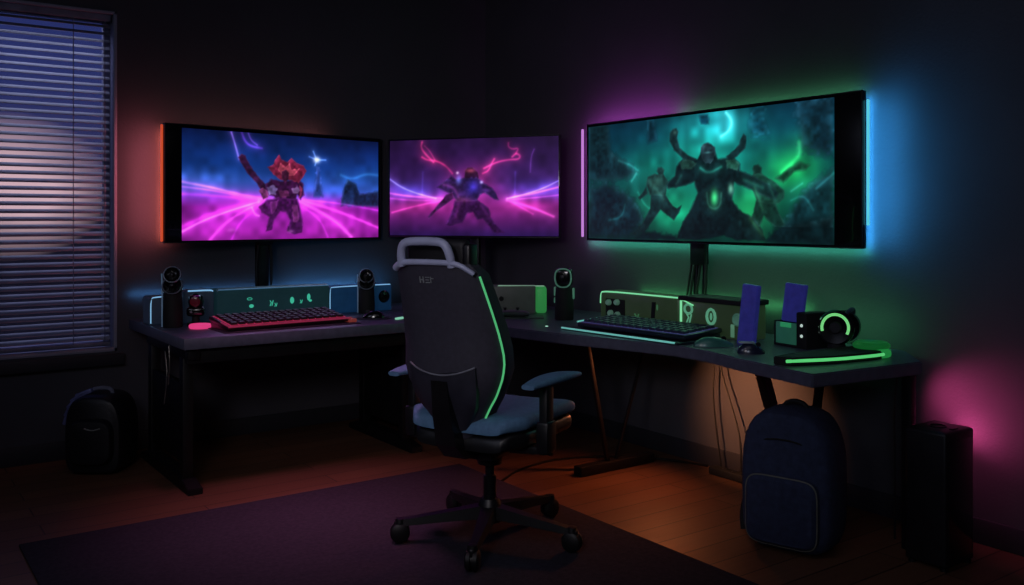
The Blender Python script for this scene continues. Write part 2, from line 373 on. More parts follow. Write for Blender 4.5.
def screen_mesh(name, parent, x0, x1, z0, z1, y, img, mname, strength):
    """flat screen facing -y, colours stored per vertex"""
    ny, nx = img.shape[:2]
    X, Z = np.meshgrid(np.linspace(x0, x1, nx), np.linspace(z0, z1, ny))
    co = np.stack([X, np.full(X.shape, y), Z], -1).reshape(-1, 3)
    i = np.arange((ny - 1) * (nx - 1)); r = i // (nx - 1); c = i % (nx - 1); a = r * nx + c
    F = np.stack([a, a + 1, a + nx + 1, a + nx], -1)
    me = bpy.data.meshes.new(name); me.from_pydata(co.tolist(), [], F.tolist()); me.update()
    at = me.color_attributes.new('picture', 'FLOAT_COLOR', 'POINT')
    rgba = np.concatenate([img.reshape(-1, 3), np.ones((nx * ny, 1))], -1).astype(np.float32)
    at.data.foreach_set('color', rgba.ravel())
    m = bpy.data.materials.new(mname); m.use_nodes = True; nt = m.node_tree
    b = nt.nodes['Principled BSDF']; b.inputs['Base Color'].default_value = (.004, .004, .005, 1); b.inputs['Roughness'].default_value = .35
    b.inputs['Specular IOR Level'].default_value = .2
    an = nt.nodes.new('ShaderNodeAttribute'); an.attribute_name = 'picture'
    nt.links.new(an.outputs['Color'], b.inputs['Emission Color']); b.inputs['Emission Strength'].default_value = strength
    me.materials.append(m)
    o = bpy.data.objects.new(name, me); COL.objects.link(o); o.parent = parent
    return o

# ------------------------------------------------------------------ shared materials
BLACK = mat('black_plastic', (22, 22, 26), .42)
MATTE = mat('matte_black', (17, 17, 20), .75, bump=.2)
SATIN = mat('satin_black_metal', (30, 30, 36), .38, .6)
GLOSS = mat('gloss_black', (14, 15, 18), .16, coat=.4)
DESKM = mat('dark_desk_laminate', (86, 88, 106), .4, var=.15, scale=30, bump=.1, bscale=300)
LEGM = mat('powder_coated_steel', (24, 24, 28), .5, .4)
WALLM = mat('dark_painted_wall', (78, 77, 84), .88, var=.06, scale=3, bump=.25, bscale=90, spec=.15)
TRIMM = mat('dark_trim_paint', (46, 46, 54), .55, var=.08)
NAVY = mat('navy_canvas', (46, 54, 82), .9, var=.2, scale=40, bump=.5, bscale=260)
NAVY_LIT = mat('navy_panel_lit', (74, 76, 176), .5, var=.25, scale=22, emit=(52, 54, 150), es=.16)  # weak blue emission stands in for blue light falling on the folders
CABLE = mat('cable_rubber', (14, 14, 16), .5)
STEELC = mat('brushed_steel_cable', (120, 116, 112), .35, .7)
def glow(name, rgb, s): return mat(name, rgb, .5, emit=rgb, es=s, var=.05)

# ------------------------------------------------------------------ room shell (x to the right wall, y to the left wall)
WX, WY, CE = 3.673, 5.45, 3.05
XB, YB = -2.6, -2.2
def wood():
    m = bpy.data.materials.new('dark_wood_planks'); m.use_nodes = True; nt = m.node_tree; N = nt.nodes; L = nt.links
    b = N['Principled BSDF']; tc = N.new('ShaderNodeTexCoord'); mp = N.new('ShaderNodeMapping')
    L.new(tc.outputs['Object'], mp.inputs['Vector'])
    br = N.new('ShaderNodeTexBrick'); br.inputs['Scale'].default_value = 1.0; br.inputs['Brick Width'].default_value = 1.3; br.inputs['Row Height'].default_value = .14
    br.inputs['Mortar Size'].default_value = .003; br.inputs['Color1'].default_value = lin((122, 84, 62)) + (1,); br.inputs['Color2'].default_value = lin((104, 70, 52)) + (1,)
    br.inputs['Mortar'].default_value = lin((50, 34, 26)) + (1,)
    L.new(mp.outputs['Vector'], br.inputs['Vector'])
    m2 = N.new('ShaderNodeMapping'); m2.inputs['Scale'].default_value = (2, 30, 1); L.new(tc.outputs['Object'], m2.inputs['Vector'])
    nz = N.new('ShaderNodeTexNoise'); nz.inputs['Scale'].default_value = 2; nz.inputs['Detail'].default_value = 5; L.new(m2.outputs['Vector'], nz.inputs['Vector'])
    mx = N.new('ShaderNodeMix'); mx.data_type = 'RGBA'; mx.blend_type = 'MULTIPLY'; mx.inputs[0].default_value = .45
    L.new(br.outputs['Color'], mx.inputs[6]); L.new(nz.outputs['Fac'], mx.inputs[7]); L.new(mx.outputs[2], b.inputs['Base Color'])
    b.inputs['Roughness'].default_value = .5; b.inputs['Specular IOR Level'].default_value = .35
    bp = N.new('ShaderNodeBump'); bp.inputs['Strength'].default_value = .2; L.new(br.outputs['Fac'], bp.inputs['Height']); bp.invert = True; L.new(bp.outputs['Normal'], b.inputs['Normal'])
    return m
struct(MB().box(XB, WX, YB, WY, -.1, 0).build('floor', wood(), smooth=False))
struct(MB().box(XB - .15, WX + .15, YB - .15, WY + .15, CE, CE + .1).build('ceiling', WALLM, smooth=False))
WIN_X0, WIN_X1, WIN_Z0, WIN_Z1 = 0.0, 1.204, .561, 2.445
w = MB()
w.box(XB - .15, WIN_X0, WY, WY + .15, -.1, CE); w.box(WIN_X1, WX + .15, WY, WY + .15, -.1, CE)
w.box(WIN_X0, WIN_X1, WY, WY + .15, -.1, WIN_Z0); w.box(WIN_X0, WIN_X1, WY, WY + .15, WIN_Z1, CE)
struct(w.build('wall_left', WALLM, smooth=False))
struct(MB().box(WX, WX + .15, YB - .15, WY, -.1, CE).build('wall_right', WALLM, smooth=False))
struct(MB().box(XB - .15, XB, YB - .15, WY, -.1, CE).build('wall_side', WALLM, smooth=False))
struct(MB().box(XB, WX, YB - .15, YB, -.1, CE).build('wall_back', WALLM, smooth=False))
struct(MB().box(XB, WX - .014, WY - .014, WY, 0, .10, .003).build('baseboard_left', TRIMM))
struct(MB().box(WX - .014, WX, YB, WY, 0, .10, .003).build('baseboard_right', TRIMM))

# window: frame, sill and glass in the left wall
win = thing('window_1', None, None, (0, WY, 0)); struct(win)
FRM = mat('window_frame_paint', (150, 150, 172), .5, var=.06)
f = MB(); x0, x1, z0, z1 = WIN_X0, WIN_X1, WIN_Z0, WIN_Z1
for a in ((x0, x0 + .03, z0, z1), (x1 - .016, x1, z0, z1), (x0, x1, z1 - .016, z1), (x0, x1, z0, z0 + .02)):
    f.box(a[0], a[1], -.004, .15, a[2], a[3], .002)
for a in ((x0 + .02, x0 + .06, z0, z1), (x1 - .05, x1 - .01, z0, z1), (x0, x1, z1 - .05, z1), (x0, x1, z0, z0 + .05), (.57, .61, z0, z1)):
    f.box(a[0], a[1], .10, .14, a[2], a[3], .002)
f.build('window_frame', FRM, win)
MB().box(x0 - .06, x1 + .035, -.03, .0, z0 - .075, z0 - .012, .004).build('window_sill', TRIMM, win)
gm = bpy.data.materials.new('window_glass'); gm.use_nodes = True
nt = gm.node_tree; nt.nodes.clear()
ot = nt.nodes.new('ShaderNodeOutputMaterial'); mxs = nt.nodes.new('ShaderNodeMixShader'); mxs.inputs[0].default_value = .06
tr = nt.nodes.new('ShaderNodeBsdfTransparent'); tr.inputs[0].default_value = (.9, .93, 1, 1); gl = nt.nodes.new('ShaderNodeBsdfGlossy'); gl.inputs['Roughness'].default_value = .03
nt.links.new(tr.outputs[0], mxs.inputs[1]); nt.links.new(gl.outputs[0], mxs.inputs[2]); nt.links.new(mxs.outputs[0], ot.inputs[0])
MB().box(x0 + .05, x1 - .04, .118, .122, z0 + .04, z1 - .04).build('window_pane', gm, win)

# venetian blind hanging in the window
bl = thing('venetian_blind', 'wide grey slatted venetian blind hanging in the window, half open at dusk', 'blind', (0, WY + .045, 0))
sm = bpy.data.materials.new('blind_slat'); sm.use_nodes = True; nt = sm.node_tree; b = nt.nodes['Principled BSDF']; ot = nt.nodes['Material Output']
b.inputs['Roughness'].default_value = .5
tc = nt.nodes.new('ShaderNodeTexCoord'); nz = nt.nodes.new('ShaderNodeTexNoise'); nz.inputs['Scale'].default_value = 6; nt.links.new(tc.outputs['Object'], nz.inputs['Vector'])
rp = nt.nodes.new('ShaderNodeValToRGB'); rp.color_ramp.elements[0].color = lin((150, 150, 165)) + (1,); rp.color_ramp.elements[1].color = lin((190, 190, 205)) + (1,)
nt.links.new(nz.outputs['Fac'], rp.inputs['Fac']); nt.links.new(rp.outputs['Color'], b.inputs['Base Color'])
tl = nt.nodes.new('ShaderNodeBsdfTranslucent'); nt.links.new(rp.outputs['Color'], tl.inputs['Color'])
ms = nt.nodes.new('ShaderNodeMixShader'); ms.inputs[0].default_value = .3
nt.links.new(b.outputs[0], ms.inputs[1]); nt.links.new(tl.outputs[0], ms.inputs[2]); nt.links.new(ms.outputs[0], ot.inputs[0])
sl = MB(); z = WIN_Z0 + .075
bx0, bx1 = WIN_X0 + .035, WIN_X1 - .028
while z < WIN_Z1 - .06:
    sl.box(bx0, bx1, -.024, .024, -.0012, .0012, M=T(0, 0, z) @ R(math.radians(26), 'X'))
    z += .0412
sl.build('slats', sm, bl, smooth=False)
HR = mat('blind_rail', (120, 122, 145), .5)
MB().box(bx0, bx1, -.028, .028, WIN_Z1 - .055, WIN_Z1 - .016, .004).build('head_rail', HR, bl)
MB().box(bx0, bx1, -.026, .026, WIN_Z0 + .032, WIN_Z0 + .052, .005).build('bottom_rail', HR, bl)
for x in (.18, .58, .985, 1.145):
    MB().tube([(x, -.027, WIN_Z1 - .05), (x, -.027, WIN_Z0 + .05)], .0022, 6).build('ladder_cord', HR, bl)

# ------------------------------------------------------------------ rug
rm = mat('plum_grey_rug', (56, 52, 62), .95, var=.18, scale=60, bump=.8, bscale=400, spec=.05)
tag(MB().box(.54, 2.60, .6, 4.10, 0, .012, .005).build('area_rug', rm), 'large flat dark plum-grey rug lying under the office chair', 'rug')

# ------------------------------------------------------------------ desks
DZ = .74
d = thing('computer_desk', 'dark desk with the red-lit keyboard on it, left of the chair', 'desk', (0, 0, 0))
MB().box(1.254, 2.652, 4.356, 5.40, DZ - .055, DZ, .006).build('desktop', DESKM, d)
MB().box(1.285, 2.60, 4.42, 4.44, DZ - .13, DZ - .055, .003).build('apron', LEGM, d)
def t_leg(x, y0, y1, name='leg'):
    m = MB()
    m.box(x - .025, x + .025, y0 + .12, y0 + .18, .05, DZ - .1, .004)
    m.box(x - .025, x + .025, y1 - .18, y1 - .12, .05, DZ - .1, .004)
    m.box(x - .018, x + .018, y0 + .17, y1 - .17, .12, .50, .003)
    m.box(x - .028, x + .028, y0 + .02, y1 - .1, DZ - .11, DZ - .053, .004)
    m.prism([(y0, 0), (y1, 0), (y1, .03), (y1 - .12, .065), (y0 + .18, .065), (y0, .03)], -.035, .035, .003, M=T(x, 0, 0) @ Matrix(((0, 0, 1, 0), (1, 0, 0, 0), (0, 1, 0, 0), (0, 0, 0, 1))))
    return m.build(name, LEGM, d)
t_leg(1.315, 4.38, 5.25); t_leg(2.55, 4.46, 5.25)
b_ = MB()
for pts in ([(1.30, 4.86, .66), (1.30, 4.83, .60), (1.30, 4.80, .50), (1.29, 4.82, .36)], [(1.285, 4.72, .67), (1.285, 4.70, .58), (1.285, 4.73, .47)]):
    b_.tube(pts, .004, 6, sm=2)
b_.build('hanging_wire', STEELC, d)

d = thing('corner_desk', 'long dark wing desk with the green-lit keyboard, along the right wall', 'desk', (0, 0, 0))
poly = [(2.657, 5.40), (2.657, 4.36), (2.69, 4.10), (2.735, 3.80), (2.80, 3.48), (2.885, 3.16), (2.95, 2.90), (2.94, 2.70), (2.875, 2.46), (2.80, 2.06), (3.395, 1.992), (3.62, 2.20), (3.62, 5.40)]
MB().prism(poly, DZ - .05, DZ, .005).build('desktop', DESKM, d)
def v_leg(y, xa, xm, xb, tw):
    m = MB()
    m.beam((xa, y, DZ - .05), (xm - .03, y, .05), tw, tw); m.beam((xb, y, DZ - .05), (xm + .03, y, .05), tw * .7, tw * .7)
    m.box(xa - .06, min(xb + .02, 3.6), y - .03, y + .03, 0, .05, .006)
    m.box(xa - .06, xb + .02, y - .045, y + .045, DZ - .075, DZ - .049, .004)
    return m.build('leg', LEGM, d)
v_leg(3.58, 3.03, 3.2, 3.46, .022); v_leg(2.56, 3.12, 3.40, 3.56, .045)
MB().box(3.36, 3.40, 2.02, 2.06, 0, DZ - .048, .004).build('leg', LEGM, d)
MB().lathe([(.0, 0), (.008, 0), (.008, .001), (0, .0015)], 12).build('status_light', glow('white_green_led', (190, 255, 225), 1.6), d, loc=(2.93, 3.78, DZ - .0005))

# ------------------------------------------------------------------ monitors
def monitor(name, label, A, B, z0, z1, u0, u1, vb, vt, stand_u, pic, sky, seed, gain, strength, nx, ny, mname, stand_back=.085):
    """A, B: left and right end of the panel front in plan"""
    A = Vector((A[0], A[1], 0)); B = Vector((B[0], B[1], 0)); dv = B - A; Wd = dv.length; ang = math.atan2(dv.y, dv.x)
    P = A + dv * stand_u
    o = thing(name, label, 'monitor', (P.x, P.y, DZ), ang)
    xl = -stand_u * Wd; xr = (1 - stand_u) * Wd; zb = z0 - DZ; zt = z1 - DZ
    m = MB(); m.box(xl, xr, .002, .034, zb, zt, .006); m.box(xl + .1 * Wd, xr - .1 * Wd, .03, .06, zb + .12, zt - .1, .012)
    m.build('housing', GLOSS, o)
    rim = MB(); e = .006
    for a in ((xl, xr, zb, zb + e), (xl, xr, zt - e, zt), (xl, xl + e, zb, zt), (xr - e, xr, zb, zt)): rim.box(a[0], a[1], -.001, .006, a[2], a[3], .0015)
    rim.build('bezel', BLACK, o)
    H = zt - zb
    screen_mesh('screen', o, xl + u0 * Wd, xl + u1 * Wd, zb + vb * H, zb + vt * H, .0005, paint(pic, sky, nx, ny, seed, gain), mname, strength)
    return o, xl, xr, zb, zt
SKY_A = [(0, (110, 20, 120)), (.30, (120, 24, 140)), (.40, (96, 60, 190)), (.47, (44, 92, 190)), (.7, (18, 56, 136)), (1, (10, 24, 72))]
SKY_B = [(0, (44, 22, 84)), (.25, (110, 30, 110)), (.42, (120, 44, 150)), (.55, (66, 34, 110)), (.8, (50, 24, 82)), (1, (42, 20, 66))]
SKY_C = [(0, (6, 40, 36)), (.3, (8, 66, 58)), (.6, (10, 70, 76)), (.85, (10, 62, 82)), (1, (8, 40, 58))]
mo, xl, xr, zb, zt = monitor('ultrawide_monitor', 'leftmost monitor, red-lit edge, warrior on glowing magenta ground', (1.374, 5.12), (2.806, 5.382), 1.163, 1.815, .066, .986, .02, .965, .434, PIC_A, SKY_A, 11, .92, .92, 330, 160, 'screen_magenta_battle')
st = MB(); st.box(-.035, .035, .055, .10, .0, .62, .006); st.box(-.05, .05, .03, .075, .40, .52, .008); st.build('stand_post', SATIN, mo)
MB().box(-.14, .14, .03, .19, 0, .014, .006).build('stand_base', SATIN, mo)
st = MB()
for x, q in ((-.05, .03), (.05, .02), (.06, -.01)): st.tube([(x * .6, .05, .45), (x, .06, .3), (x + q * .4, .07, .12), (x + q, .06, .02)], .006, 7, sm=2)
st.build('cable', CABLE, mo)
ORG = glow('orange_led', (255, 96, 58), .55)
MB().box(xl - .010, xl - .001, .02, .034, zb + .01, zt - .01, .003).build('led_strip', ORG, mo)
m1, m1x = mo, (xl, xr, zb, zt)

mo, xl, xr, zb, zt = monitor('corner_monitor', 'middle monitor across the corner, violet picture with pink tendrils', (2.84, 5.346), (3.499, 4.382), 1.177, 1.809, .012, .992, .018, .985, .5, PIC_B, SKY_B, 31, .92, .9, 270, 150, 'screen_violet_battle')
st = MB(); st.box(-.03, .03, .055, .095, .0, .65, .006); st.build('stand_post', SATIN, mo); MB().box(-.13, .13, .0, .15, 0, .014, .006).build('stand_base', SATIN, mo)
m2, m2x = mo, (xl, xr, zb, zt)

ang = -PI / 2
mo, xl, xr, zb, zt = monitor('wide_wall_monitor', 'largest monitor on the right wall, green picture of horned armoured figures', (3.50, 4.131), (3.50, 2.325), 1.168, 1.846, .008, .924, .02, .975, .46, PIC_C, SKY_C, 53, 1.0, 1.0, 390, 165, 'screen_green_battle')
st = MB(); st.box(-.05, .05, .034, .07, .32, .62, .006); st.box(-.045, .045, .04, .075, .36, .44, .01)
st.tube([(-.028, .066, .42), (-.035, .066, .2), (-.05, .07, .012)], .013, 10, sm=1); st.tube([(.028, .066, .42), (.025, .066, .2), (.005, .07, .012)], .013, 10, sm=1)
st.build('stand_post', SATIN, mo); MB().box(-.12, .12, .0, .10, 0, .012, .005).build('stand_base', SATIN, mo)
for k, (xa, xm, xb) in enumerate(((-.045, -.07, -.11), (.045, .05, .03), (.02, -.01, -.045), (-.02, -.05, -.08))):
    MB().tube([(xa, .055, .44), (xa, .05, .36), (xm, .045, .2), (xb, .05, .03)], .0065, 8, sm=2).build('cable', CABLE, mo)
MB().box(xl - .078, xl - .068, .02, .036, zb + .02, zt - .02, .004).build('led_strip', glow('violet_led', (196, 130, 215), .9), mo)['label'] = 'violet glowing strip along the left edge'
MB().box(xr + .006, xr + .014, .02, .036, zb + .10, zt - .04, .003).build('led_strip', glow('cyan_led', (90, 205, 225), .9), mo)['label'] = 'cyan glowing strip along the right edge'
m3, m3x = mo, (xl, xr, zb, zt)

# ------------------------------------------------------------------ back-lit shelf boxes at the back of the desks
BLUELED = glow('blue_white_led', (130, 185, 225), .85)
GREENLED = glow('mint_led', (130, 225, 165), .8)
TEALP = mat('smoked_teal_panel', (52, 84, 92), .35, var=.2, scale=8, emit=(40, 84, 92), es=.11)  # slight emission added to lift the dark panel face
SLATEP = mat('slate_panel', (70, 80, 96), .4, var=.15, emit=(44, 60, 84), es=.10)  # same added emission lift on the slate face
GREENP = mat('smoked_green_panel', (66, 82, 58), .35, var=.2, scale=8, emit=(46, 66, 42), es=.26)  # olive emission added to brighten the box faces
TEALGLYPH = glow('teal_glyph', (70, 205, 170), .6)
def glyphs(parent, spots, m, name='indicator_light'):
    for x, z, w_, h_, k in spots:
        q = MB()
        if k == 'o':
            q.tube([(w_ / 2 * math.cos(a * PI / 6), 0, h_ / 2 * math.sin(a * PI / 6)) for a in range(12)], min(w_, h_) * .14, 6, closed=True)
        elif k == 'd':
            q.lathe([(0, -.002), (w_ / 2, -.001), (w_ / 2, .001), (0, .002)], 14, M=R(PI / 2, 'X') @ Matrix.Diagonal((1, h_ / w_, 1, 1)))
        else:
            q.tube([(-w_ / 2, 0, h_ / 2), (-w_ * .1, 0, h_ * .1), (-w_ / 2, 0, -h_ / 2)], w_ * .13, 6); q.tube([(w_ * .1, 0, -h_ / 2), (w_ / 2, 0, h_ / 2)], w_ * .13, 6)
        q.build(name, m, parent, loc=(x, -.003, z))

s = thing('desk_speaker_box', 'small slate box with blue-lit top edge, behind the leftmost gadget on the left desk', 'desk box', (1.266, 5.0, DZ))
q = MB(); q.box(0, .17, .0, .15, 0, .148, .012, 3); q.box(.165, .33, -.02, .15, 0, .172, .012, 3); q.build('body', SLATEP, s)
q = MB(); q.tube([(.006, .004, .01), (.006, .004, .135), (.02, .004, .147), (.16, .004, .147)], .0035, 8, sm=2); q.tube([(.19, -.016, .172), (.31, -.016, .172), (.322, -.016, .165)], .0042, 8, sm=1)
q.build('led_edge', BLUELED, s)
MB().lathe([(0, 0), (.02, 0), (.022, .004), (.018, .008), (0, .008)], 20, M=R(PI / 2, 'X')).build('port', BLACK, s, loc=(.225, -.02, .125))

s = thing('display_shelf_box', 'long dark shelf box with teal glyph lights, behind the red-lit keyboard', 'desk box', (1.61, 4.97, DZ))
q = MB(); q.prism([(0, 0), (.16, 0), (.16, .17), (.03, .18), (0, .165)], 0, .65, .006, M=Matrix(((0, 0, 1, 0), (1, 0, 0, 0), (0, 1, 0, 0), (0, 0, 0, 1)))); q.build('body', TEALP, s)
MB().tube([(.004, .006, .17), (.645, .006, .17)], .003, 8).build('led_edge', mat('pale_blue_edge', (120, 150, 175), .3, emit=(70, 130, 170), es=.35), s)
glyphs(s, [(.185, .075, .026, .020, 'd'), (.175, .115, .028, .012, 'o'), (.30, .085, .018, .030, 'k'), (.325, .075, .014, .020, 'k'), (.42, .095, .024, .038, 'd'), (.475, .085, .014, .02, 'k'), (.52, .108, .020, .040, 'd'), (.530, .088, .018, .014, 'd')], TEALGLYPH)

s = thing('glowing_desk_box', 'blue box with a round dial, on the left desk beside the chair', 'desk box', (2.272, 5.0, DZ))
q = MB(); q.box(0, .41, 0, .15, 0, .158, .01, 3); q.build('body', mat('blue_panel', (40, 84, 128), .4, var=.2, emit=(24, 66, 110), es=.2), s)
MB().tube([(.006, .003, .01), (.006, .003, .145), (.016, .003, .156), (.40, .003, .157)], .003, 8, sm=2).build('led_edge', BLUELED, s)
MB().lathe([(0, 0), (.034, 0), (.038, .006), (.03, .016), (.012, .018), (.01, .01), (0, .01)], 24, M=R(PI / 2, 'X')).build('dial', GLOSS, s, loc=(.355, 0, .085))

# right-hand boxes; local x runs along the right wall towards the viewer
s = thing('control_box', 'green-edged box with round knobs, behind the dark blue keyboard', 'desk box', (3.30, 3.787, DZ), -PI / 2)
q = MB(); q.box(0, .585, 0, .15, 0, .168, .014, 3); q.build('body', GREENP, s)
MB().tube([(.004, .002, .10), (.006, .002, .15), (.022, .002, .167), (.40, .002, .168), (.575, .002, .168)], .004, 8, sm=2).build('led_edge', GREENLED, s)
MB().box(.05, .20, -.006, .004, .015, .13, .006).build('knob_panel', MATTE, s)
KN = mat('pale_green_knob', (150, 190, 170), .35, emit=(120, 200, 160), es=.06)
kb0 = None
for x, z in ((.085, .11), (.15, .115), (.10, .055), (.155, .05)):
    if kb0 is None:
        kb0 = MB().lathe([(0, 0), (.016, 0), (.016, .012), (.012, .02), (0, .02)], 18, M=R(PI / 2, 'X')).build('knob', KN, s, loc=(x, -.006, z))
    else: copy_part(kb0, s, (x, -.006, z))
MB().prism([(-.012, -.06), (.012, -.06), (.022, .06), (.0, .06)], 0, .006, M=R(PI / 2, 'X')).build('vent_slot', MATTE, s, loc=(.405, 0, .075))
glyphs(s, [(.29, .05, .03, .03, 'k'), (.44, .11, .012, .03, 'd')], mat('dim_glyph', (90, 130, 100), .4, emit=(70, 140, 90), es=.3))

s = thing('amplifier_box', 'green-lit box with a ringed emblem, below the wall monitor cables', 'desk box', (3.30, 3.19, DZ), -PI / 2)
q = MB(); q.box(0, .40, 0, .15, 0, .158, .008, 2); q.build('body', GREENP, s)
MB().box(-.006, .41, -.012, .158, .158, .182, .005).build('lid', MATTE, s)
q = MB(); q.tube([(.006, -.002, .004), (.006, -.002, .165)], .006, 8); q.tube([(.006, -.006, .165), (.09, -.006, .14)], .0035, 8); q.build('led_edge', GREENLED, s)
GG = glow('green_glyph', (110, 190, 150), .4)
glyphs(s, [(.055, .12, .05, .045, 'o'), (.06, .075, .03, .04, 'k'), (.20, .095, .052, .07, 'o'), (.20, .095, .014, .035, 'd'), ], GG)
MB().lathe([(0, .004), (.018, .002), (.026, 0), (.030, .004), (.030, .012), (.024, .016), (.02, .008), (0, .006)], 24, M=R(PI / 2, 'X')).build('dial', mat('pale_green_dial', (140, 190, 165), .25, emit=(110, 200, 160), es=.06), s, loc=(.365, 0, .095))
MB().box(.318, .34, -.004, .002, .01, .07, .003).build('switch', mat('pale_switch', (150, 190, 165), .4, emit=(120, 200, 150), es=.2), s)

s = thing('console_box', 'dark box with green glowing end, on the corner desk behind the chair', 'desk box', (3.20, 4.40, DZ), -.62)
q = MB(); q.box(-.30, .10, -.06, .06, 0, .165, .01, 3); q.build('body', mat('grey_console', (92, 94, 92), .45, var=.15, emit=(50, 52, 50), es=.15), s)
MB().box(.10, .165, -.055, .055, .004, .158, .016, 3).build('glowing_end', mat('green_lens', (40, 150, 70), .4, emit=(60, 160, 84), es=.4, var=.1), s)
MB().tube([(-.12, -.055, .165), (.15, -.05, .163)], .003, 8).build('trim_edge', mat('pale_edge', (190, 195, 190), .3, emit=(170, 230, 190), es=.35), s)
glyphs(s, [(.05, .10, .022, .022, 'd')], glow('white_dot', (200, 235, 215), .7)); 
MB().lathe([(0, 0), (.014, 0), (.014, .008), (0, .008)], 16, M=R(PI / 2, 'X')).build('button', MATTE, s, loc=(-.10, -.06, .09))

# ------------------------------------------------------------------ tower speakers
def tower(name, label, loc, rz, kind, h=.28, r=.05):
    t = thing(name, label, 'speaker', loc, rz, None)
    bh = h * .62
    MB().lathe([(0, 0), (r * .95, 0), (r, .006), (r * 1.0, bh * .4), (r * .92, bh), (r * .7, bh + .006), (0, bh + .006)], 30).build('body', MATTE, t)
    if kind == 'ring':
        # squared head with a rounded bright rim
        q = MB(); q.box(-r * .92, r * .92, -r * .8, r * .8, bh + .006, h, .022, 4); q.build('head', GLOSS, t)
        zc = (bh + h) / 2; a = r * .86; c = (h - bh) / 2 - .004
        q = MB(); q.tube([(-a, -r * .8, zc - c * .5), (-a, -r * .8, zc + c * .6), (-a * .5, -r * .8, zc + c), (a * .5, -r * .8, zc + c), (a, -r * .8, zc + c * .6), (a, -r * .8, zc - c * .5), (a * .5, -r * .8, zc - c), (-a * .5, -r * .8, zc - c)], .0045, 8, closed=True, sm=2)
        q.build('rim', mat('mint_rim', (150, 200, 180), .25, emit=(110, 200, 160), es=.06), t)
        MB().lathe([(0, 0), (.016, 0), (.012, .006), (0, .008)], 18, M=R(PI / 2, 'X')).build('lens', SATIN, t, loc=(-.006, -r * .8, zc + .004))
        for sx, z, l in ((-1, bh * .88, .05), (-1, bh * .6, .03), (1, bh * .82, .06)): MB().box(-.006, .006, -.012, .012, -l / 2, l / 2, .004).build('side_button', mat('pale_button', (140, 185, 165), .3, emit=(90, 180, 140), es=.12), t, loc=(sx * r * .98, 0, z))
    else:
        for zc, rr, tilt in ((bh + r * .55, r * 1.04, -.5), (h - r * .42, r * .9, -.3)):
            Mx = T(0, -r * .12, zc) @ R(PI / 2 + tilt, 'X')
            q = MB(); q.lathe([(0, -rr * .62), (rr * .8, -rr * .55), (rr, -.01), (rr, .02), (rr * .8, .03), (rr * .55, .024), (0, .02)], 28, M=Mx); q.build('driver_housing', GLOSS, t)
            q = MB(); q.tube([(rr * .9 * math.cos(a * PI / 10), rr * .9 * math.sin(a * PI / 10), .024) for a in range(20)], .004, 6, closed=True, M=Mx); q.build('driver_ring', mat('grey_ring', (120, 130, 145), .3, .3), t)
            MB().lathe([(0, .045), (rr * .22, .04), (rr * .36, .022), (0, .02)], 18, M=Mx).build('driver_cone', SATIN, t)
        q = MB(); q.tube([(-r * .98, -r * .35, .004), (-r * .98, -r * .35, h * .6), (-r * 1.02, -r * .3, h * .97)], .0035, 8); q.build('light_edge', mat('pale_side_line', (150, 170, 190), .3, emit=(110, 150, 190), es=.12), t)  # thin pale emissive line down the left side
    return t
tower('tower_speaker', 'black two-eyed tower speaker at the left end of the left desk', (1.345, 4.87, DZ), -.35, 'eyes', .285, .05)
tower('tower_speaker', 'black two-eyed tower speaker in front of the blue box', (2.475, 4.93, DZ), -.45, 'eyes', .235, .05)
tower('tower_speaker', 'black tower speaker with mint rim, alone between the two right boxes', (3.20, 3.97, DZ), -.85, 'ring', .285, .052)

# small camera gadget
t = thing('desk_camera', 'squat black desk camera with dark red lens, beside the pink puck', 'camera', (1.462, 4.865, DZ), -.4)
MB().lathe([(0, 0), (.045, 0), (.045, .012), (.02, .022), (.018, .06), (0, .06)], 24).build('foot', MATTE, t)
q = MB(); q.box(-.045, .045, -.035, .04, .05, .10, .016, 3); q.lathe([(0, -.045), (.034, -.03), (.04, 0), (.034, .03), (0, .045)], 24, M=T(0, 0, .125)); q.build('head', GLOSS, t)
MB().lathe([(0, .0), (.022, 0), (.026, .008), (.014, .012), (0, .008)], 22, M=T(0, -.036, .128) @ R(PI / 2, 'X')).build('lens', mat('dark_red_lens', (96, 24, 40), .2, emit=(90, 20, 40), es=.06), t)
MB().lathe([(0, 0), (.008, 0), (.006, .006), (0, .007)], 12, M=T(-.02, -.033, .075) @ R(PI / 2, 'X')).build('button', mat('grey_button', (120, 130, 140), .3), t)
tag(MB().lathe([(0, 0), (.05, 0), (.056, .006), (.056, .016), (.05, .022), (0, .024)], 32).build('light_puck', glow('pink_puck', (226, 62, 128), .8), loc=(1.445, 4.735, DZ)), 'round glowing pink puck on the left desk corner', 'puck light')

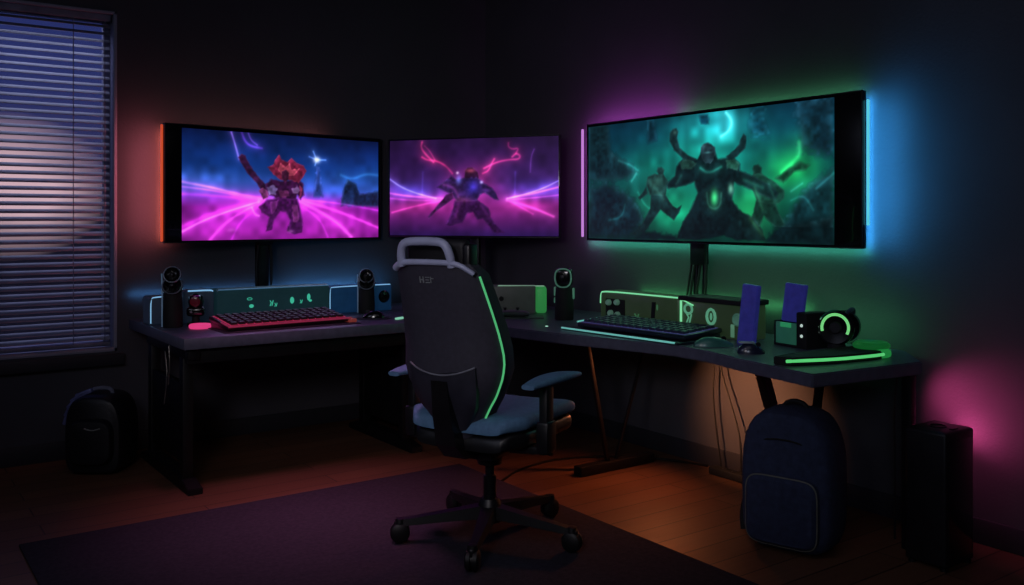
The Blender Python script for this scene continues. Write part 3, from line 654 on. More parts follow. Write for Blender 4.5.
# ------------------------------------------------------------------ keyboards
KEY_R = mat('red_lit_key', (44, 18, 28), .5)
KEY_B = mat('dark_blue_key', (38, 42, 66), .45)
def keyboard(name, label, loc, rz, Wk, Dk, tilt, keym, basem, edge, edgem, glowm, rows=5, cols=15):
    t = thing(name, label, 'keyboard', loc, rz)
    Mx = T(0, 0, .004) @ R(tilt, 'X')
    q = MB(); q.box(-Wk / 2, Wk / 2, 0, Dk, 0, .022, .006, 2, M=Mx); q.prism([(.03, 0), (Dk * math.cos(tilt) - .004, 0), (Dk * math.cos(tilt) - .004, Dk * math.sin(tilt)), ], -Wk / 2 + .01, Wk / 2 - .01, M=Matrix(((0, 0, 1, 0), (1, 0, 0, 0), (0, 1, 0, 0), (0, 0, 0, 1))))
    q.build('base', basem, t)
    MB().box(-Wk / 2 + .014, Wk / 2 - .014, .012, Dk - .012, .0221, .0236, M=Mx).build('key_glow', glowm, t)
    k0 = None; kw = (Wk - .04) / cols; kd = (Dk - .035) / rows
    rot = (tilt, 0, 0)
    for r_ in range(rows):
        for c_ in range(cols):
            p = Mx @ Vector((-Wk / 2 + .02 + kw * (c_ + .5), .018 + kd * (r_ + .5), .022))
            if k0 is None:
                a, b2 = kw * .41, kd * .40
                q = MB(); q.loft([[(-a, -b2, 0), (a, -b2, 0), (a, b2, 0), (-a, b2, 0)], [(-a * .8, -b2 * .78, .013), (a * .8, -b2 * .78, .013), (a * .8, b2 * .82, .013), (-a * .8, b2 * .82, .013)]])
                k0 = q.build('key', keym, t, smooth=False, loc=p, rot=rot)
            else: copy_part(k0, t, p, rot)
    q = MB()
    for e in edge: q.tube([Mx @ Vector((x * Wk / 2, y * Dk, z)) for x, y, z in e], .0042, 8)
    q.build('light_edge', edgem, t)
    return t
k = keyboard('backlit_keyboard', 'red-lit mechanical keyboard on the left desk', (1.83, 4.485, DZ), .07, .67, .25, .13, KEY_R, mat('dark_red_base', (50, 20, 30), .4), [[(-1, -.012, .02), (1, -.012, .02)], [(-1, 0, .024), (-1, .35, .024)]], mat('red_edge', (200, 60, 100), .4, emit=(205, 64, 105), es=.2), glow('red_key_glow', (190, 48, 84), .36))
tag(MB().box(1.47, 2.20, 4.44, 4.80, DZ, DZ + .004, .0015).build('desk_mat', mat('plum_desk_mat', (70, 44, 66), .8, var=.1)), 'thin dark plum mat under the red-lit keyboard', 'mat')
k.location.z += .004
q = MB()
for x, y, s_ in ((2.17, 4.53, .018), (2.185, 4.50, .014), (2.165, 4.50, .011)): q.box(x - s_, x + s_, y - s_ * .8, y + s_ * .8, DZ + .0045, DZ + .0045 + s_ * 1.4, .004)
tag(q.build('desk_trinket', mat('orange_pink_plastic', (190, 100, 90), .35, emit=(220, 90, 80), es=.12)), 'small orange-pink trinket at the right end of the red keyboard', 'trinket')
k = keyboard('backlit_keyboard', 'dark blue keyboard with pale cyan front edge on the right desk', (2.985, 3.225, DZ + .012), -PI / 2 + .06, .70, .26, .06, KEY_B, mat('dark_blue_base', (24, 28, 46), .35), [[(-1, .01, .024), (-1, .55, .024)]], mat('pale_cyan_edge', (150, 220, 215), .3, emit=(120, 215, 205), es=.45), glow('violet_key_glow', (84, 84, 150), .28))
q = MB(); q.box(-.40, .36, -.06, .24, 0, .012, .005); q.build('wrist_tray', mat('blue_black_tray', (26, 34, 44), .4), k, loc=(0, 0, -.0125))
MB().tube([(-.40, -.06, -.002), (.34, -.06, -.002)], .0045, 8).build('light_edge', mat('pale_cyan_edge', (150, 220, 215)), k)

# ------------------------------------------------------------------ mice and small things
def mouse(label, loc, rz, m, L=.12, wd=.066, h=.04, wheel=True):
    t = thing('computer_mouse', label, 'mouse', loc, rz)
    rings = []
    for i in range(13):
        u = i / 12; y = -L / 2 + L * u
        k = max(.06, math.sin(PI * min(1, max(0, .04 + .92 * u)))) ** .55
        hh = h * max(.1, (math.sin(PI * min(1, .08 + .86 * u ** .85))) ** .8); ww = wd / 2 * k * (1 - .12 * math.sin(PI * u))
        rings.append([(ww * math.cos(a) if True else 0, y, max(0, hh * math.sin(a)) if a <= PI else 0.0) for a in [PI * j / 12 for j in range(13)]])
    MB().loft(rings).build('shell', m, t)
    if wheel:
        MB().lathe([(0, -.004), (.011, -.004), (.012, 0), (.011, .004), (0, .004)], 16, M=R(PI / 2, 'Y')).build('scroll_wheel', SATIN, t, loc=(0, L * .26, h * .78))
    return t
tag(MB().lathe([(0, 0), (.10, 0), (.10, .003), (0, .003)], 40).build('mouse_pad', mat('dark_round_pad', (30, 36, 44), .85), loc=(2.375, 4.64, DZ)), 'round dark mouse pad beside the red-lit keyboard', 'mouse pad')
mouse('black mouse on the round pad beside the red-lit keyboard', (2.375, 4.64, DZ + .0035), 1.0, GLOSS)
tag(MB().box(-.035, .035, -.012, .012, 0, .010, .004).build('memory_stick', mat('mint_white_plastic', (190, 235, 215), .4, emit=(150, 235, 195), es=.55), loc=(2.475, 4.52, DZ), rot=(0, 0, .5)), 'tiny pale mint glowing stick near the chair on the left desk', 'usb stick')
mouse('dark teal mouse right of the dark blue keyboard', (3.065, 2.765, DZ), -2.15, mat('teal_shell', (60, 116, 108), .3, coat=.4), .17, .078, .042)
mouse('dark blue mouse with pale top, nearest the lit slab', (3.03, 2.53, DZ), -2.3, mat('blue_black_shell', (34, 40, 62), .25, coat=.5), .11, .07, .045)
MB().box(-.02, .02, -.045, .02, 0, .006, .003).build('pale_button_plate', mat('pale_plate', (170, 180, 190), .3), bpy.data.objects['computer_mouse.002'], loc=(.0, -.005, .042))
# controller pad behind the chair
t = thing('game_controller', 'dark game controller lying before the green-ended box', 'controller', (3.02, 4.22, DZ), -.62)
rings = []
for i in range(15):
    u = -1 + 2 * i / 14; x = .10 * u; dy = .05 * (abs(u) ** 2); ry = .034 + .012 * abs(u) - .03 * max(0, abs(u) - .8) * 4; rz_ = .018 - .012 * max(0, abs(u) - .75) * 3
    rings.append([(x, -dy + ry * math.cos(a), .02 + rz_ * math.sin(a)) for a in [2 * PI * j / 14 for j in range(14)]])
MB().loft(rings).build('shell', mat('grey_controller', (80, 90, 86), .35, coat=.3), t)
for x in (-.035, .035): MB().lathe([(0, 0), (.006, 0), (.006, .01), (.011, .014), (.009, .018), (0, .016)], 16).build('thumbstick', MATTE, t, loc=(x, -.005, .034))
tag(MB().box(-.24, .16, -.07, .10, 0, .005, .002).build('desk_mat', mat('green_grey_mat', (86, 100, 92), .6, var=.1), loc=(3.04, 4.21, DZ), rot=(0, 0, -.62)), 'thin pale-edged mat under the game controller', 'mat')
t.location.z += .0055

# upright navy folders in a holder
t = thing('desk_organizer', 'dark desk organizer with teal front holding a navy folder', 'organizer', (3.36, 2.545, DZ), -PI / 2 - .12)
q = MB(); q.box(-.095, .095, -.05, .09, 0, .012, .004); q.box(-.095, .095, .07, .09, 0, .12, .004); q.box(.035, .095, -.05, .09, 0, .155, .006); q.box(-.095, -.082, -.05, .09, 0, .11, .003); q.build('frame', MATTE, t)
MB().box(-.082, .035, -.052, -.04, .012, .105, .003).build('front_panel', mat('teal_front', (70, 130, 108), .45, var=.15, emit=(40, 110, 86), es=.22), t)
MB().box(-.05, .01, -.058, -.051, .085, .105, .002).build('clip', mat('green_clip', (70, 190, 130), .4, emit=(60, 190, 120), es=.3), t)
for z in (.055, .10): MB().lathe([(0, 0), (.007, 0), (.006, .004), (0, .004)], 12, M=R(PI / 2, 'X')).build('button_light', glow('white_button', (210, 235, 225), .6), t, loc=(.068, -.05, z))
q = MB(); q.prism([(-.07, 0), (.035, 0), (.07, .265), (-.03, .27)], -.012, .012, .004, M=R(PI / 2, 'X')); q.box(-.036, .05, -.016, -.011, .10, .20, .002, M=Matrix(((1, 0, .13, -.012), (0, 1, 0, 0), (0, 0, 1, 0), (0, 0, 0, 1))))
tag(q.build('document_folder', NAVY_LIT, loc=(3.215, 2.695, DZ), rot=(0, 0, -PI / 2 - .15)), 'left of the two navy folders, standing beside the organizer', 'folder')
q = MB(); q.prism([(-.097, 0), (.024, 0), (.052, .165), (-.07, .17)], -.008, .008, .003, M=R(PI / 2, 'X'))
tag(q.build('document_folder', NAVY_LIT, loc=(3.355, 2.54, DZ + .105), rot=(0, 0, -PI / 2 - .12)), 'right of the two navy folders, standing in the organizer', 'folder')

# headphones standing on the desk
t = thing('headphones', 'black headphones with a glowing green ring on the ear cup', 'headphones', (3.37, 2.345, DZ + .0), -PI / 2 + .35)
Mc = T(0, -.05, .105) @ R(PI / 2 - .12, 'X')
MB().lathe([(0, -.03), (.055, -.03), (.072, -.012), (.074, .006), (.066, .016), (.04, .014), (0, .012)], 34, M=Mc).build('ear_cup', GLOSS, t)
arc = [(.054 * math.cos(a), .054 * math.sin(a), .018) for a in [(-.15 + 1.25 * j / 22) * PI for j in range(23)]]
MB().tube(arc, .0058, 8, M=Mc).build('light_ring', glow('bright_green_ring', (125, 225, 135), .75), t)
MB().lathe([(0, .013), (.026, .013), (.022, .02), (0, .02)], 24, M=Mc).build('ear_cup_badge', SATIN, t)
Mc2 = T(0, .075, .10) @ R(PI / 2 + .1, 'X')
MB().lathe([(0, -.014), (.05, -.016), (.068, -.006), (.066, .014), (.05, .03), (0, .03)], 30, M=Mc2).build('ear_cup', GLOSS, t)
MB().tube([(.035, -.045, .160), (.045, -.02, .176), (.045, .02, .180), (.045, .05, .172), (.035, .07, .155)], .009, 10, sm=2).build('headband', mat('blue_grey_band', (60, 70, 84), .5), t)
q = MB(); q.box(-.045, .045, -.075, .09, 0, .014, .006); q.lathe([(0, 0), (.04, 0), (.034, .03), (0, .034)], 20, M=T(0, -.045, .008)); q.build('rest', MATTE, t)

# lit slab at the near end of the desk
t = thing('lit_slab', 'black slab with a bright green lit front edge at the desk end', 'slab', (3.11, 2.235, DZ), 0)
pl = [(-.245, .05), (-.23, -.02), (-.05, -.085), (.16, -.115), (.235, -.11), (.30, -.07), (.34, .0), (.33, .04), (.10, .06), (-.1, .07)]
MB().prism(pl, 0, .032, .004).build('body', MATTE, t)
q = MB(); q.tube([(-.245, -.012, .02), (-.05, -.091, .02), (.15, -.122, .02), (.215, -.122, .02)], .0062, 8, sm=1); q.build('led_edge', glow('green_edge', (96, 220, 126), .75), t)
q = MB(); q.box(.215, .285, -.118, .0, .0, .035, .014, 3); q.build('glowing_end', mat('green_end', (30, 120, 56), .4, emit=(40, 160, 76), es=.5), t)
tag(MB().lathe([(0, 0), (.066, 0), (.072, .006), (.072, .016), (.06, .026), (.05, .02), (0, .02)], 36).build('charging_disc', mat('green_black_disc', (40, 66, 48), .3, emit=(30, 150, 66), es=.22), loc=(3.372, 2.198, DZ + .0325)), 'round disc with green-lit rim on the lit slab', 'disc')

# ------------------------------------------------------------------ things on the floor
def backpack(label, loc, rz, Wb, Db, Hb, bodym, pip, kind):
    t = thing('backpack', label, 'backpack', loc, rz)
    def outline(wd, h, n=40, top=.42, bot=.14):
        pts = []
        for j in range(n):
            a = 2 * PI * j / n
            e = .62 if math.sin(a) > 0 else .38
            x = wd / 2 * math.copysign(abs(math.cos(a)) ** e, math.cos(a)); z = h / 2 + h / 2 * math.copysign(abs(math.sin(a)) ** (.75 if math.sin(a) > 0 else .38), math.sin(a))
            pts.append((x, z))
        return pts
    rings = []
    for u, k in ((-.5, .80), (-.47, .90), (-.38, .97), (-.15, 1.0), (.2, 1.0), (.4, .96), (.48, .9), (.5, .82)):
        rings.append([(x * k, u * Db, Hb / 2 + (z - Hb / 2) * (.5 + .5 * k) - (1 - k) * .0 + (0 if z > .05 else 0)) for x, z in outline(Wb, Hb)])
    zmin = min(p[2] for r_ in rings for p in r_)
    rings = [[(x, y, z - zmin) for x, y, z in r_] for r_ in rings]
    MB().loft(rings).build('body', bodym, t)
    return t
t = backpack('navy backpack with pale piped front pocket under the right desk', (3.05, 2.33, 0), -PI / 2 + .28, .37, .23, .55, NAVY, None, 0)
rings = []
def pocket_ring(k, y):
    return [(.145 * k * math.copysign(abs(math.cos(a)) ** .35, math.cos(a)), y, .165 + .135 * k * math.copysign(abs(math.sin(a)) ** .35, math.sin(a))) for a in [2 * PI * j / 36 for j in range(36)]]
MB().loft([pocket_ring(1.0, -.10), pocket_ring(1.0, -.125), pocket_ring(.96, -.145), pocket_ring(.88, -.155)]).build('front_pocket', NAVY, t)
MB().tube([(p[0], p[1], p[2]) for p in pocket_ring(.985, -.138)], .0032, 8, closed=True).build('pocket_piping', mat('pale_piping', (104, 104, 96), .5), t)
MB().tube([(-.045, .02, .535), (-.04, .02, .56), (0, .02, .572), (.04, .02, .56), (.045, .02, .535)], .010, 8, sm=2).build('handle', MATTE, t)
MB().tube([(-.16, .06, .27), (-.20, .03, .20), (-.215, -.01, .10), (-.20, -.03, .03)], .013, 8, sm=2).build('shoulder_strap', MATTE, t)
MB().tube([(-.12, -.10, .41), (-.05, -.118, .44), (.05, -.118, .44), (.12, -.10, .41)], .004, 6, sm=1).build('zipper', MATTE, t)

t = backpack('small rounded black backpack with glossy ribbed strap, on the floor under the window', (1.06, 5.12, 0), -.62, .30, .25, .40, mat('black_nylon', (20, 21, 27), .45, bump=.3), None, 1)
MB().tube([(-.05, .0, .39), (-.045, -.01, .415), (.0, -.015, .425), (.05, -.01, .42), (.055, 0, .39)], .011, 8, sm=2).build('handle', mat('gloss_dark_strap', (110, 114, 134), .25, coat=.4), t)
q = MB()
for i in range(5):
    a = .35 + i * .23
    q.box(-.045, .045, -.02, .02, -.012, .012, .008, 2, M=T(-.03 - .140 * math.sin(a), -.03, .225 + .186 * math.cos(a)) @ R(-a, 'Y'))
q.build('ribbed_strap', mat('strap_highlight', (104, 110, 160), .26, coat=.5), t)  # ribs coloured lighter to carry the window highlight on the strap
rings = [[(.115 * k * math.copysign(abs(math.cos(a)) ** .5, math.cos(a)), y, .17 + .12 * k * math.copysign(abs(math.sin(a)) ** .5, math.sin(a))) for a in [2 * PI * j / 30 for j in range(30)]] for k, y in ((1, -.11), (.98, -.135), (.88, -.155), (.6, -.162))]
MB().loft(rings).build('front_pocket', mat('black_nylon', (20, 21, 27)), t)
MB().tube([(-.02, -.163, .245), (.02, -.168, .235), (.06, -.163, .245)], .004, 6, sm=1).build('pocket_pull', mat('grey_pull', (120, 122, 120), .4), t)

t = thing('computer_tower', 'black computer case on the floor at the right end of the desk', 'computer', (3.352, 1.895, 0))
q = MB(); q.box(-.10, .10, -.078, .085, .012, .51, .012, 3); q.build('case', mat('case_black', (26, 24, 28), .4), t)
q = MB(); q.box(-.085, .085, -.081, -.076, .04, .48, .002); q.build('front_panel', GLOSS, t)
q = MB(); q.tube([(.03 * math.cos(a * PI / 8), .01 + .03 * math.sin(a * PI / 8), .511) for a in range(16)], .003, 6, closed=True); q.box(-.02, .02, -.06, -.045, .508, .514, .002); q.build('top_vent', SATIN, t)
for x in (-.08, .08):
    for y in (-.06, .065): MB().lathe([(0, 0), (.014, 0), (.014, .014), (0, .014)], 12).build('foot', CABLE, t, loc=(x, y, 0))

t = thing('power_strip', 'short dark power strip on the floor by the right wall', 'power strip', (3.57, 3.10, 0), PI / 2)
MB().box(-.13, .13, -.03, .03, 0, .04, .008).build('body', MATTE, t)
for x in (-.08, -.02, .04): MB().lathe([(0, 0), (.018, 0), (.018, .003), (.013, .003), (.012, .0), (0, .0)], 16).build('socket', SATIN, t, loc=(x, 0, .039))

for pts, lab in (([(3.60, 3.25, .69), (3.60, 3.24, .55), (3.59, 3.245, .42), (3.59, 3.225, .25), (3.58, 3.18, .045)], 'left of the two thin cables hanging before the orange wall glow'),
                 ([(3.60, 3.22, .69), (3.60, 3.20, .52), (3.60, 3.12, .34), (3.59, 3.06, .20), (3.58, 3.05, .045)], 'right of the two thin cables hanging before the orange wall glow'),
                 ([(3.45, 2.13, .69), (3.44, 2.14, .55), (3.43, 2.13, .3), (3.43, 2.13, .004)], 'thin black cable hanging beside the desk end leg')):
    tag(MB().tube(pts, .0045, 7, sm=2).build('power_cable', CABLE), lab, 'cable', 'cables under the right desk')
tag(MB().tube([(2.60, 3.72, .006), (2.80, 3.85, .006), (3.1, 3.9, .006), (3.4, 3.75, .006), (3.56, 3.55, .006), (3.57, 3.26, .03)], .006, 7, sm=2).build('power_cable', CABLE), 'black cable lying on the floor between chair and power strip', 'cable', 'cables under the right desk')

# ------------------------------------------------------------------ office chair
ch = thing('office_chair', 'dark high-backed swivel gaming chair with a green piped back', 'chair', (2.098, 3.081, .012), math.radians(-65.5))
CF = mat('charcoal_chair_fabric', (54, 52, 66), .7, var=.12, scale=50, bump=.3, bscale=300)
CB = mat('slate_blue_fabric', (84, 122, 158), .75, var=.12, scale=50, bump=.3, bscale=300)
CP = mat('chair_black_plastic', (18, 18, 22), .4)
CG = mat('blue_grey_plastic', (168, 174, 206), .4, var=.08)
def backy(z): # rear surface of the backrest
    return -.235 - .17 * ((z - .45) / .70) ** 1.15 - .035 * math.exp(-((z - .66) / .12) ** 2)
def backw(z):
    ks = [(.45, .085), (.50, .105), (.56, .14), (.62, .186), (.68, .216), (.735, .228), (.86, .214), (1.0, .194), (1.08, .182), (1.10, .172), (1.12, .152)]
    return float(np.interp(z, [k for k, _ in ks], [v for _, v in ks]))
rings = []
for z in [.45, .47, .50, .55, .60, .66, .72, .80, .88, .96, 1.02, 1.05, 1.08, 1.105, 1.12]:
    w_ = backw(z); y0 = backy(z); wing = .06 * min(1, max(0, 1 - abs(z - .75) / .45)) + .03
    th = .07 if z < 1.1 else .055
    ring = []
    for j in range(17):      # rear side, right to left
        u = 1 - 2 * j / 16; ring.append((w_ * u, y0 + wing * abs(u) ** 3.0, z))
    for j in range(17):      # front side, left to right
        u = -1 + 2 * j / 16; ring.append((w_ * .97 * u, y0 + th + wing * 1.25 * abs(u) ** 2.2 , z))
    rings.append(ring)
MB().loft(rings).build('backrest', CF, ch, angle=50)
zs = [.47, .50, .54, .58, .62, .66, .70, .76, .84, .92, 1.0, 1.075]
MB().tube([(backw(z) + .003, backy(z) + .06 * min(1, max(0, 1 - abs(z - .75) / .45)) + .028, z) for z in zs], .0042, 8, sm=1).build('green_piping', glow('green_piping', (86, 196, 126), .6), ch)
MB().tube([(-backw(1.10) + .008, backy(1.10) + .016, 1.10), (-.135, backy(1.12) + .006, 1.120), (-.08, backy(1.12) - .002, 1.126), (.08, backy(1.12) - .002, 1.126), (.13, backy(1.12) + .005, 1.12), (backw(1.09) + .002, backy(1.09) + .02, 1.085)], [.014, .009], 10, sm=2).build('shoulder_trim', CG, ch)
yh = backy(1.12)
hf = [(-.125, yh + .01, 1.11), (-.125, yh + .0, 1.15), (-.11, yh - .010, 1.195), (-.06, yh - .012, 1.203), (.04, yh - .012, 1.203), (.08, yh - .010, 1.195), (.095, yh + .0, 1.15), (.095, yh + .01, 1.11)]
MB().tube(hf, .0165, 10, sm=2).build('headrest_frame', CG, ch)
q = MB(); q.box(-.135, .135, -.03, .03, -.06, .06, .025, 4); q.build('headrest_cushion', mat('black_headrest', (20, 20, 25), .6, bump=.2), ch, loc=(-.01, yh + .085, 1.15), rot=(.12, 0, 0))
q = MB(); q.box(-.018, .018, -.03, .03, -.05, .05, .012, 3); q.build('headrest_hinge', CP, ch, loc=(.135, yh + .07, 1.145))
# emblem on the back
q = MB(); em = lambda a, b_, c, e: q.box(a, b_, -.0015, .0015, c, e)
em(-.030, -.026, -.012, .012); em(-.016, -.012, -.012, .012); em(-.026, -.016, -.002, .002); em(-.004, .014, .008, .011); em(-.004, .010, -.002, .001); em(-.004, .014, -.012, -.009); em(.018, .021, -.012, .012); em(.021, .032, .004, .007)
q.build('emblem', mat('grey_print', (130, 136, 140), .6), ch, loc=(-.02, backy(1.06) - .0015, 1.06), rot=(.24, 0, 0))
# lumbar shell with rim, spine
rings = []
for z in [.485, .52, .58, .64, .69, .70]:
    y0 = backy(z) - .012; wl = min(.145, backw(z) - .03)
    rings.append([(wl * (1 - 2 * j / 14), y0 + .022 * abs(1 - 2 * j / 14) ** 3, z + .035 * (abs(1 - 2 * j / 14) ** 2 if z > .65 else 0)) for j in range(15)] + [(wl * (-1 + 2 * j / 14), y0 + .02 + .022 * abs(-1 + 2 * j / 14) ** 3, z + .035 * (abs(-1 + 2 * j / 14) ** 2 if z > .65 else 0)) for j in range(15)])
MB().loft(rings).build('lumbar_shell', mat('lumbar_plastic', (46, 46, 58), .42), ch, angle=50)
MB().tube([(.145 * u, backy(.70) - .013 + .022 * abs(u) ** 3, .703 + .035 * u * u) for u in [-1 + j / 10 for j in range(21)]], .0035, 8).build('lumbar_rim', mat('grey_rim', (120, 122, 134), .35), ch)
q = MB(); q.loft([[(-.035, backy(.66) - .02, .68), (.035, backy(.66) - .02, .68), (.03, backy(.66) + .0, .68), (-.03, backy(.66) + .0, .68)], [(-.04, backy(.55) - .045, .55), (.04, backy(.55) - .045, .55), (.04, backy(.55) - .0, .55), (-.04, backy(.55) - .0, .55)], [(-.045, -.285, .43), (.045, -.285, .43), (.045, -.22, .43), (-.045, -.22, .43)], [(-.05, -.22, .37), (.05, -.22, .37), (.05, -.16, .40), (-.05, -.16, .40)], [(-.05, -.05, .365), (.05, -.05, .365), (.05, -.05, .40), (-.05, -.05, .40)]])
q.build('back_support', CP, ch, angle=30)
for o_ in ch.children:
    o_.location += Vector((-.016, -.010, 0))
# seat: blue cushion on a black shell
def seat_loft(z_top, z_bot, kx, y0, y1, drop):
    rings = []
    for i in range(21):
        u = i / 20; y = y0 + (y1 - y0) * u
        w_ = .262 * kx * (1 - .30 * max(0, .15 - u) / .15 * .8) * (1 - .24 * (max(0, u - .78) / .22) ** 2)
        zt = z_top - drop * max(0, (u - .76) / .24) ** 2 - .03 * max(0, (.10 - u) / .10) ** 2
        zb_ = min(z_bot, zt - .012)
        ring = []
        for j in range(28):
            a = 2 * PI * j / 28; cx = math.copysign(abs(math.cos(a)) ** .45, math.cos(a)); sx = math.copysign(abs(math.sin(a)) ** .55, math.sin(a))
            top = zt + .020 * abs(cx) ** 3
            ring.append((w_ * cx, y, (top + zb_) / 2 + (top - zb_) / 2 * sx))
        rings.append(ring)
    return rings
MB().loft(seat_loft(.535, .475, 1.0, -.25, .345, .075)).build('seat', CB, ch, angle=60)
MB().loft(seat_loft(.478, .405, .97, -.235, .325, .03)).build('seat_shell', CP, ch, angle=60)
q = MB(); q.box(-.09, .09, -.13, .11, .34, .41, .015); q.lathe([(0, .30), (.05, .30), (.06, .35), (0, .36)], 22); q.build('seat_mechanism', CP, ch)
MB().tube([(.07, .02, .37), (.20, .03, .365), (.27, .03, .36)], .007, 8).build('height_lever', CP, ch)
q = MB(); q.lathe([(0, .10), (.026, .10), (.026, .25), (.019, .255), (.019, .33), (0, .33)], 22); q.build('gas_lift', SATIN, ch)
# arms
for sx in (-1, 1):
    q = MB(); x = .305 * sx
    q.box(x - .018, x + .018, -.12, -.06, .41, .65, .008); q.beam((.16 * sx, -.09, .40), (x + .01 * sx, -.09, .41), .06, .028); q.box(x - .026, x + .026, -.13, -.05, .40, .52, .01)
    a = q.build('armrest_post', CP, ch)
    rings = []
    for i in range(13):
        u = i / 12; y = -.235 + .40 * u; k = max(.25, math.sin(PI * (.06 + .88 * u))) ** .4; zc = .668 + .008 * math.sin(PI * u) - .006 * u
        rings.append([(x + .046 * k * math.copysign(abs(math.cos(b)) ** .6, math.cos(b)), y, zc + .016 * k * math.copysign(abs(math.sin(b)) ** .6, math.sin(b))) for b in [2 * PI * j / 18 for j in range(18)]])
    MB().loft(rings).build('armrest_pad', CB, ch, angle=60)
# five-star base, each leg with its caster
hub = MB(); hub.lathe([(0, .07), (.05, .07), (.055, .09), (.05, .13), (.036, .16), (0, .16)], 26); hub.build('base_hub', CP, ch)
A0 = math.radians(-98.7 - 35.63 + 65.5)
leg0 = wh0 = fk0 = None
for k in range(5):
    a = A0 + 2 * PI * k / 5
    if leg0 is None:
        q = MB(); q.loft([[(-.032, .03, .085), (.032, .03, .085), (.026, .03, .135), (-.026, .03, .135)], [(-.027, .20, .078), (.027, .20, .078), (.02, .20, .112), (-.02, .20, .112)], [(-.02, .355, .068), (.02, .355, .068), (.015, .355, .092), (-.015, .355, .092)]])
        q.lathe([(0, .05), (.022, .05), (.024, .07), (.018, .095), (0, .097)], 18, M=T(0, .36, 0))
        leg0 = lg = q.build('base_leg', CP, ch, rot=(0, 0, a - PI / 2), angle=30)
        q = MB()
        q.lathe([(0, -.026), (.03, -.026), (.038, -.02), (.04, -.006), (.03, -.004), (.03, .004), (.04, .006), (.038, .02), (.03, .026), (0, .026)], 26, M=T(.0, .36, .04) @ R(PI / 2, 'Y'))
        wh0 = q.build('caster_wheel', CABLE, lg)
        q = MB(); q.box(-.012, .012, .335, .385, .05, .086, .008, 3); fk0 = q.build('caster_hood', CP, lg)
    else:
        lg = copy_part(leg0, ch, rot=(0, 0, a - PI / 2)); copy_part(wh0, lg); copy_part(fk0, lg)

# ------------------------------------------------------------------ light
def area(name, loc, direction, sx, sy, rgb, power, spread=180, roll=None):
    l = bpy.data.lights.new(name, 'AREA'); l.shape = 'RECTANGLE'; l.size = sx; l.size_y = sy; l.color = lin(rgb); l.energy = power; l.spread = math.radians(spread)
    o = bpy.data.objects.new(name, l); COL.objects.link(o); o.location = loc
    d = Vector(direction).normalized()
    o.rotation_euler = d.to_track_quat('-Z', 'Y').to_euler()
    return o
def strip(name, a, b, direction, width, rgb, power, spread=180):
    """thin area lamp whose long side runs a-b and which shines towards direction"""
    a = Vector(a); b = Vector(b); x = (b - a).normalized(); z = -Vector(direction).normalized(); z = (z - x * z.dot(x)).normalized(); y = z.cross(x)
    l = bpy.data.lights.new(name, 'AREA'); l.shape = 'RECTANGLE'; l.size = (b - a).length; l.size_y = width; l.color = lin(rgb); l.energy = power; l.spread = math.radians(spread)
    o = bpy.data.objects.new(name, l); COL.objects.link(o)
    o.matrix_world = Matrix(((x.x, y.x, z.x, 0), (x.y, y.y, z.y, 0), (x.z, y.z, z.z, 0), (0, 0, 0, 1)))
    o.location = (a + b) / 2
    return o
def spot(name, loc, target, rgb, power, angle, blend=1.0, r=.03):
    l = bpy.data.lights.new(name, 'SPOT'); l.color = lin(rgb); l.energy = power; l.spot_size = math.radians(angle); l.spot_blend = blend; l.shadow_soft_size = r
    o = bpy.data.objects.new(name, l); COL.objects.link(o); o.location = loc
    o.rotation_euler = (Vector(target) - Vector(loc)).to_track_quat('-Z', 'Y').to_euler()
    return o
# back light of the big monitor
yl, yr, zb, zt = 4.131, 2.302, 1.168, 1.846
VIO, GRN, TEA, BLU = (196, 80, 204), (90, 200, 130), (70, 205, 165), (54, 158, 228)
strip('violet_back_light', (3.565, yl + .08, zb + .03), (3.565, yl + .08, zt - .02), (1, .25, .1), .02, VIO, 1.5)
strip('violet_edge_light', (3.635, yl + .13, zb + .02), (3.635, yl + .16, zt), (1, 0, 0), .015, VIO, .9)
strip('violet_top_back_light', (3.565, yl + .05, zt - .01), (3.565, yl - .6, zt - .01), (1, .1, .45), .02, VIO, 1.7)
strip('green_top_back_light', (3.62, yl - .55, zt + .01), (3.62, yr + .12, zt + .01), (1, 0, .2), .015, GRN, .95)
strip('green_bottom_edge_light', (3.64, yl + .17, zb - .014), (3.64, yr + .10, zb - .014), (1, 0, 0), .012, TEA, 1.7)
strip('green_bottom_back_light', (3.565, yl - .02, zb + .02), (3.565, yr + .2, zb + .02), (1, 0, -.45), .02, GRN, .75)
strip('blue_edge_light', (3.64, yr + .10, zb + .0), (3.64, yr + .10, zt - .01), (1, 0, 0), .015, BLU, 1.7)
strip('blue_back_light', (3.565, yr + .03, zb + .03), (3.565, yr + .03, zt - .03), (1, -.7, 0), .02, BLU, 2.4)
strip('green_desk_fill', (3.50, yl - .1, zb - .01), (3.50, yr + .2, zb - .01), (-.35, 0, -1), .03, (120, 205, 160), 1.3)  # added fill under the monitor, tints the right desk green
strip('teal_desk_fill', (1.6, 5.10, 1.14), (2.7, 5.30, 1.14), (0, -.6, -1), .03, (150, 180, 205), .8)  # added fill under the left monitor, tints the desk below
# back light of the left monitor
D1 = Vector((1.432, .262, 0)).normalized(); N1 = Vector((-D1.y, D1.x, 0)); A1 = Vector((1.374, 5.12, 0))
RED = (255, 116, 90)
strip('orange_edge_light', (1.445, 5.415, 1.17), (1.445, 5.415, 1.80), (0, 1, 0), .015, RED, .55)
p = A1 + N1 * .20 + D1 * .03
strip('orange_back_light', (p.x, p.y, 1.2), (p.x, p.y, 1.79), N1 - D1 * .3 + Vector((0, 0, -.15)), .02, (246, 120, 130), 1.3)
p2 = A1 + D1 * .05 + N1 * .12; p3 = A1 + D1 * 1.1 + N1 * .06
strip('orange_top_back_light', (p2.x, p2.y, 1.80), (p3.x, p3.y, 1.80), N1 + Vector((0, 0, .5)), .02, (230, 140, 130), .4)
